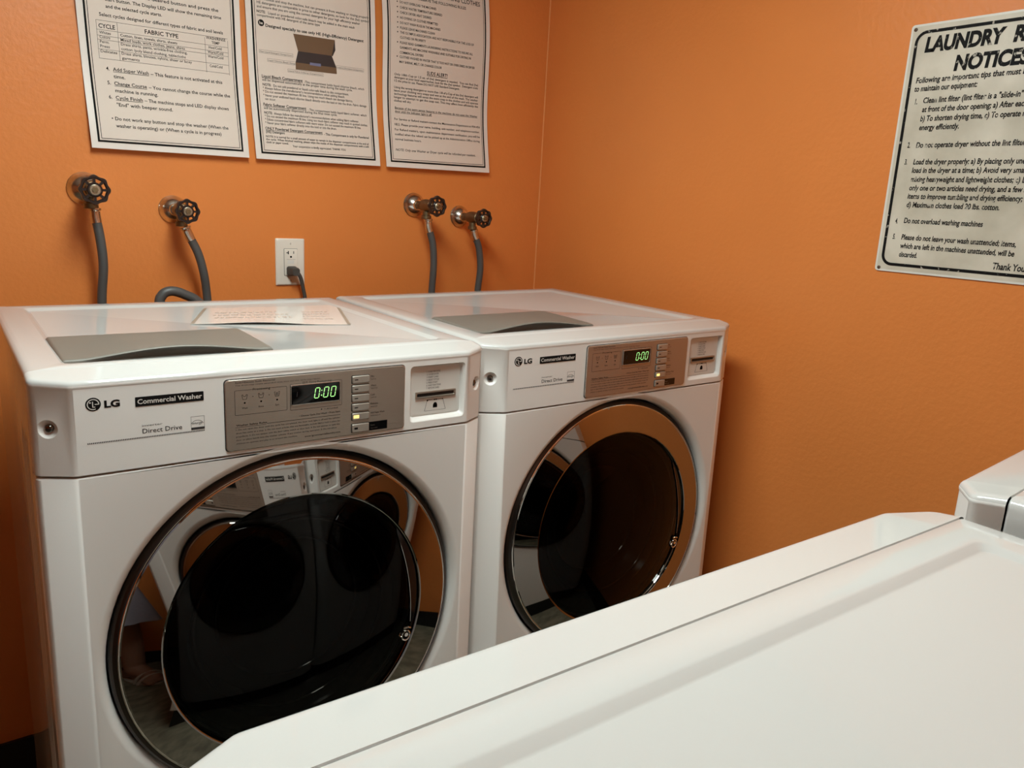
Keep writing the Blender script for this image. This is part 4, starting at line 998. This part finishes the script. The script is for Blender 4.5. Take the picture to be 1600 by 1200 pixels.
capsule(body, wrL + PF*0.022 - Vector((0, 0, 0.025)), wrL + PF*0.050 + PR*0.014 - Vector((0, 0, 0.060)), 0.0125, 0.0110, 'skin', 10)
capsule(body, wrL + PF*0.050 + PR*0.014 - Vector((0, 0, 0.060)), wrL + PF*0.056 + PR*0.022 - Vector((0, 0, 0.092)), 0.0110, 0.0090, 'skin', 10)
person = body.build('person', smooth=True)
md = person.modifiers.new('Remesh', 'REMESH'); md.mode = 'VOXEL'; md.voxel_size = 0.0055; md.use_smooth_shade = True
md = person.modifiers.new('Smooth', 'SMOOTH'); md.factor = 0.5; md.iterations = 4
tag(person, 'person in a lilac dress and sandals, standing left of the foreground machine, holding a phone', 'person')
def ering(z, rx, ry, f=0.0, n=40, wav=0.0): return [L(rx*(1 + wav*math.cos(9*2*PI*k/n))*math.cos(2*PI*k/n), f + ry*(1 + wav*math.cos(9*2*PI*k/n))*math.sin(2*PI*k/n), z) for k in range(n)]
b = MB(); b.loft([ering(0.455, 0.225, 0.195, 0.03, wav=0.05), ering(0.46, 0.230, 0.200, 0.03, wav=0.05), ering(0.70, 0.205, 0.165, 0.01, wav=0.02), ering(0.90, 0.182, 0.135, -0.005), ering(1.08, 0.150, 0.110, 0.0), ering(1.25, 0.176, 0.120, 0.0), ering(1.33, 0.172, 0.098, -0.003), ering(1.385, 0.165, 0.078, -0.005), ering(1.415, 0.135, 0.068, -0.006), ering(1.425, 0.080, 0.062, -0.004)], 'dress')
b.build('dress', person)
b = MB()
rings = []
for i in range(9):
    t = -0.30 + (PI/2 + 0.30)*i/8; c_ = max(math.cos(t), 1e-3)
    rings.append([HC + PR*(0.083*c_*math.cos(a)) + PF*((0.100*c_ if math.sin(a) < 0.55 else 0.083*c_)*math.sin(a) - 0.012) + Vector((0, 0, 0.018 + 0.103*math.sin(t) + (0.045*max(0, math.sin(a))*(1 - i/8) if math.sin(a) > 0 else 0))) for a in [2*PI*k/32 for k in range(32)]])
b.loft(rings, 'hair', True, True, True)
ellipsoid(b, HC - PF*0.062 - Vector((0, 0, 0.045)), 0.072, 0.045, 0.105, 'hair')
b.build('hair', person)
for sg_ in (-1, 1):
    ec = HC + PR*sg_*0.031 + PF*0.083 + Vector((0, 0, 0.006))
    b = MB(); ellipsoid(b, ec, 0.0125, 0.008, 0.0065, 'eye', 12); ellipsoid(b, ec + PF*0.0052, 0.0052, 0.004, 0.0055, 'iris', 12); b.build('eye', person)
b = MB(); ellipsoid(b, HC + PF*0.080 - Vector((0, 0, 0.052)), 0.022, 0.007, 0.0055, 'lip', 12); ellipsoid(b, HC + PF*0.079 - Vector((0, 0, 0.060)), 0.019, 0.007, 0.0060, 'lip', 12); b.build('mouth', person)
for an, sg_ in ((ankR, 1), (ankL, -1)):
    b = MB(); o = Vector((an.x, an.y, 0.0))
    out = []
    for k in range(36):
        a = 2*PI*k/36; f_ = 0.045 + 0.128*math.cos(a); wd = (0.030 + 0.014*(0.5 + 0.5*math.cos(a)))*math.sin(a); out.append(o + PF*f_ + PR*sg_*(0.010*(0.5 + 0.5*math.cos(a))) + PR*wd)
    b.loft([[p + Vector((0, 0, 0.0005)) for p in out], [p + Vector((0, 0, 0.012)) for p in out]], 'sandal', True, True, True)
    for f_, r_, hz in ((0.085, 0.044, 0.068), (0.115, 0.045, 0.055)):
        b.tube([o + PF*f_ + PR*sg_*0.010 + PR*r_*math.cos(t) + Vector((0, 0, 0.010 + hz*math.sin(t))) for t in [PI*k/12 for k in range(13)]], 0.006, 'sandal', 8)
    b.build('sandal', person)
ph = empty('mobile_phone', (0, 0, 0))
Rph = Matrix((CR, CU, -CF)).transposed().to_4x4(); ph.matrix_world = Matrix.Translation(phc) @ Rph
b = MB(); pr = lambda k, z: [(p[0], p[1], z) for p in rrect(-0.072+k, 0.072-k, -0.035+k, 0.035-k, 0.008, 5)]
b.loft([pr(0.002, -0.008), pr(0, -0.006), pr(0, 0.006), pr(0.002, 0.008)], 'black_gloss', True, True, True)
b.loft([pr(0.0025, 0.0081), pr(0.003, 0.0082)], 'display', True, False, True); b.build('phone_body', ph)
b = MB(); b.lathe([(0.007, 0.0078), (0.007, 0.0092), (0.0055, 0.0094)], 'bright', 20, Matrix.Translation((0.040, 0.018, 0)) @ Matrix.Rotation(-PI/2, 4, 'X'), True, True); b.build('phone_lens', ph)
tag(ph, 'dark mobile phone held up by the person in the lilac dress', 'phone')
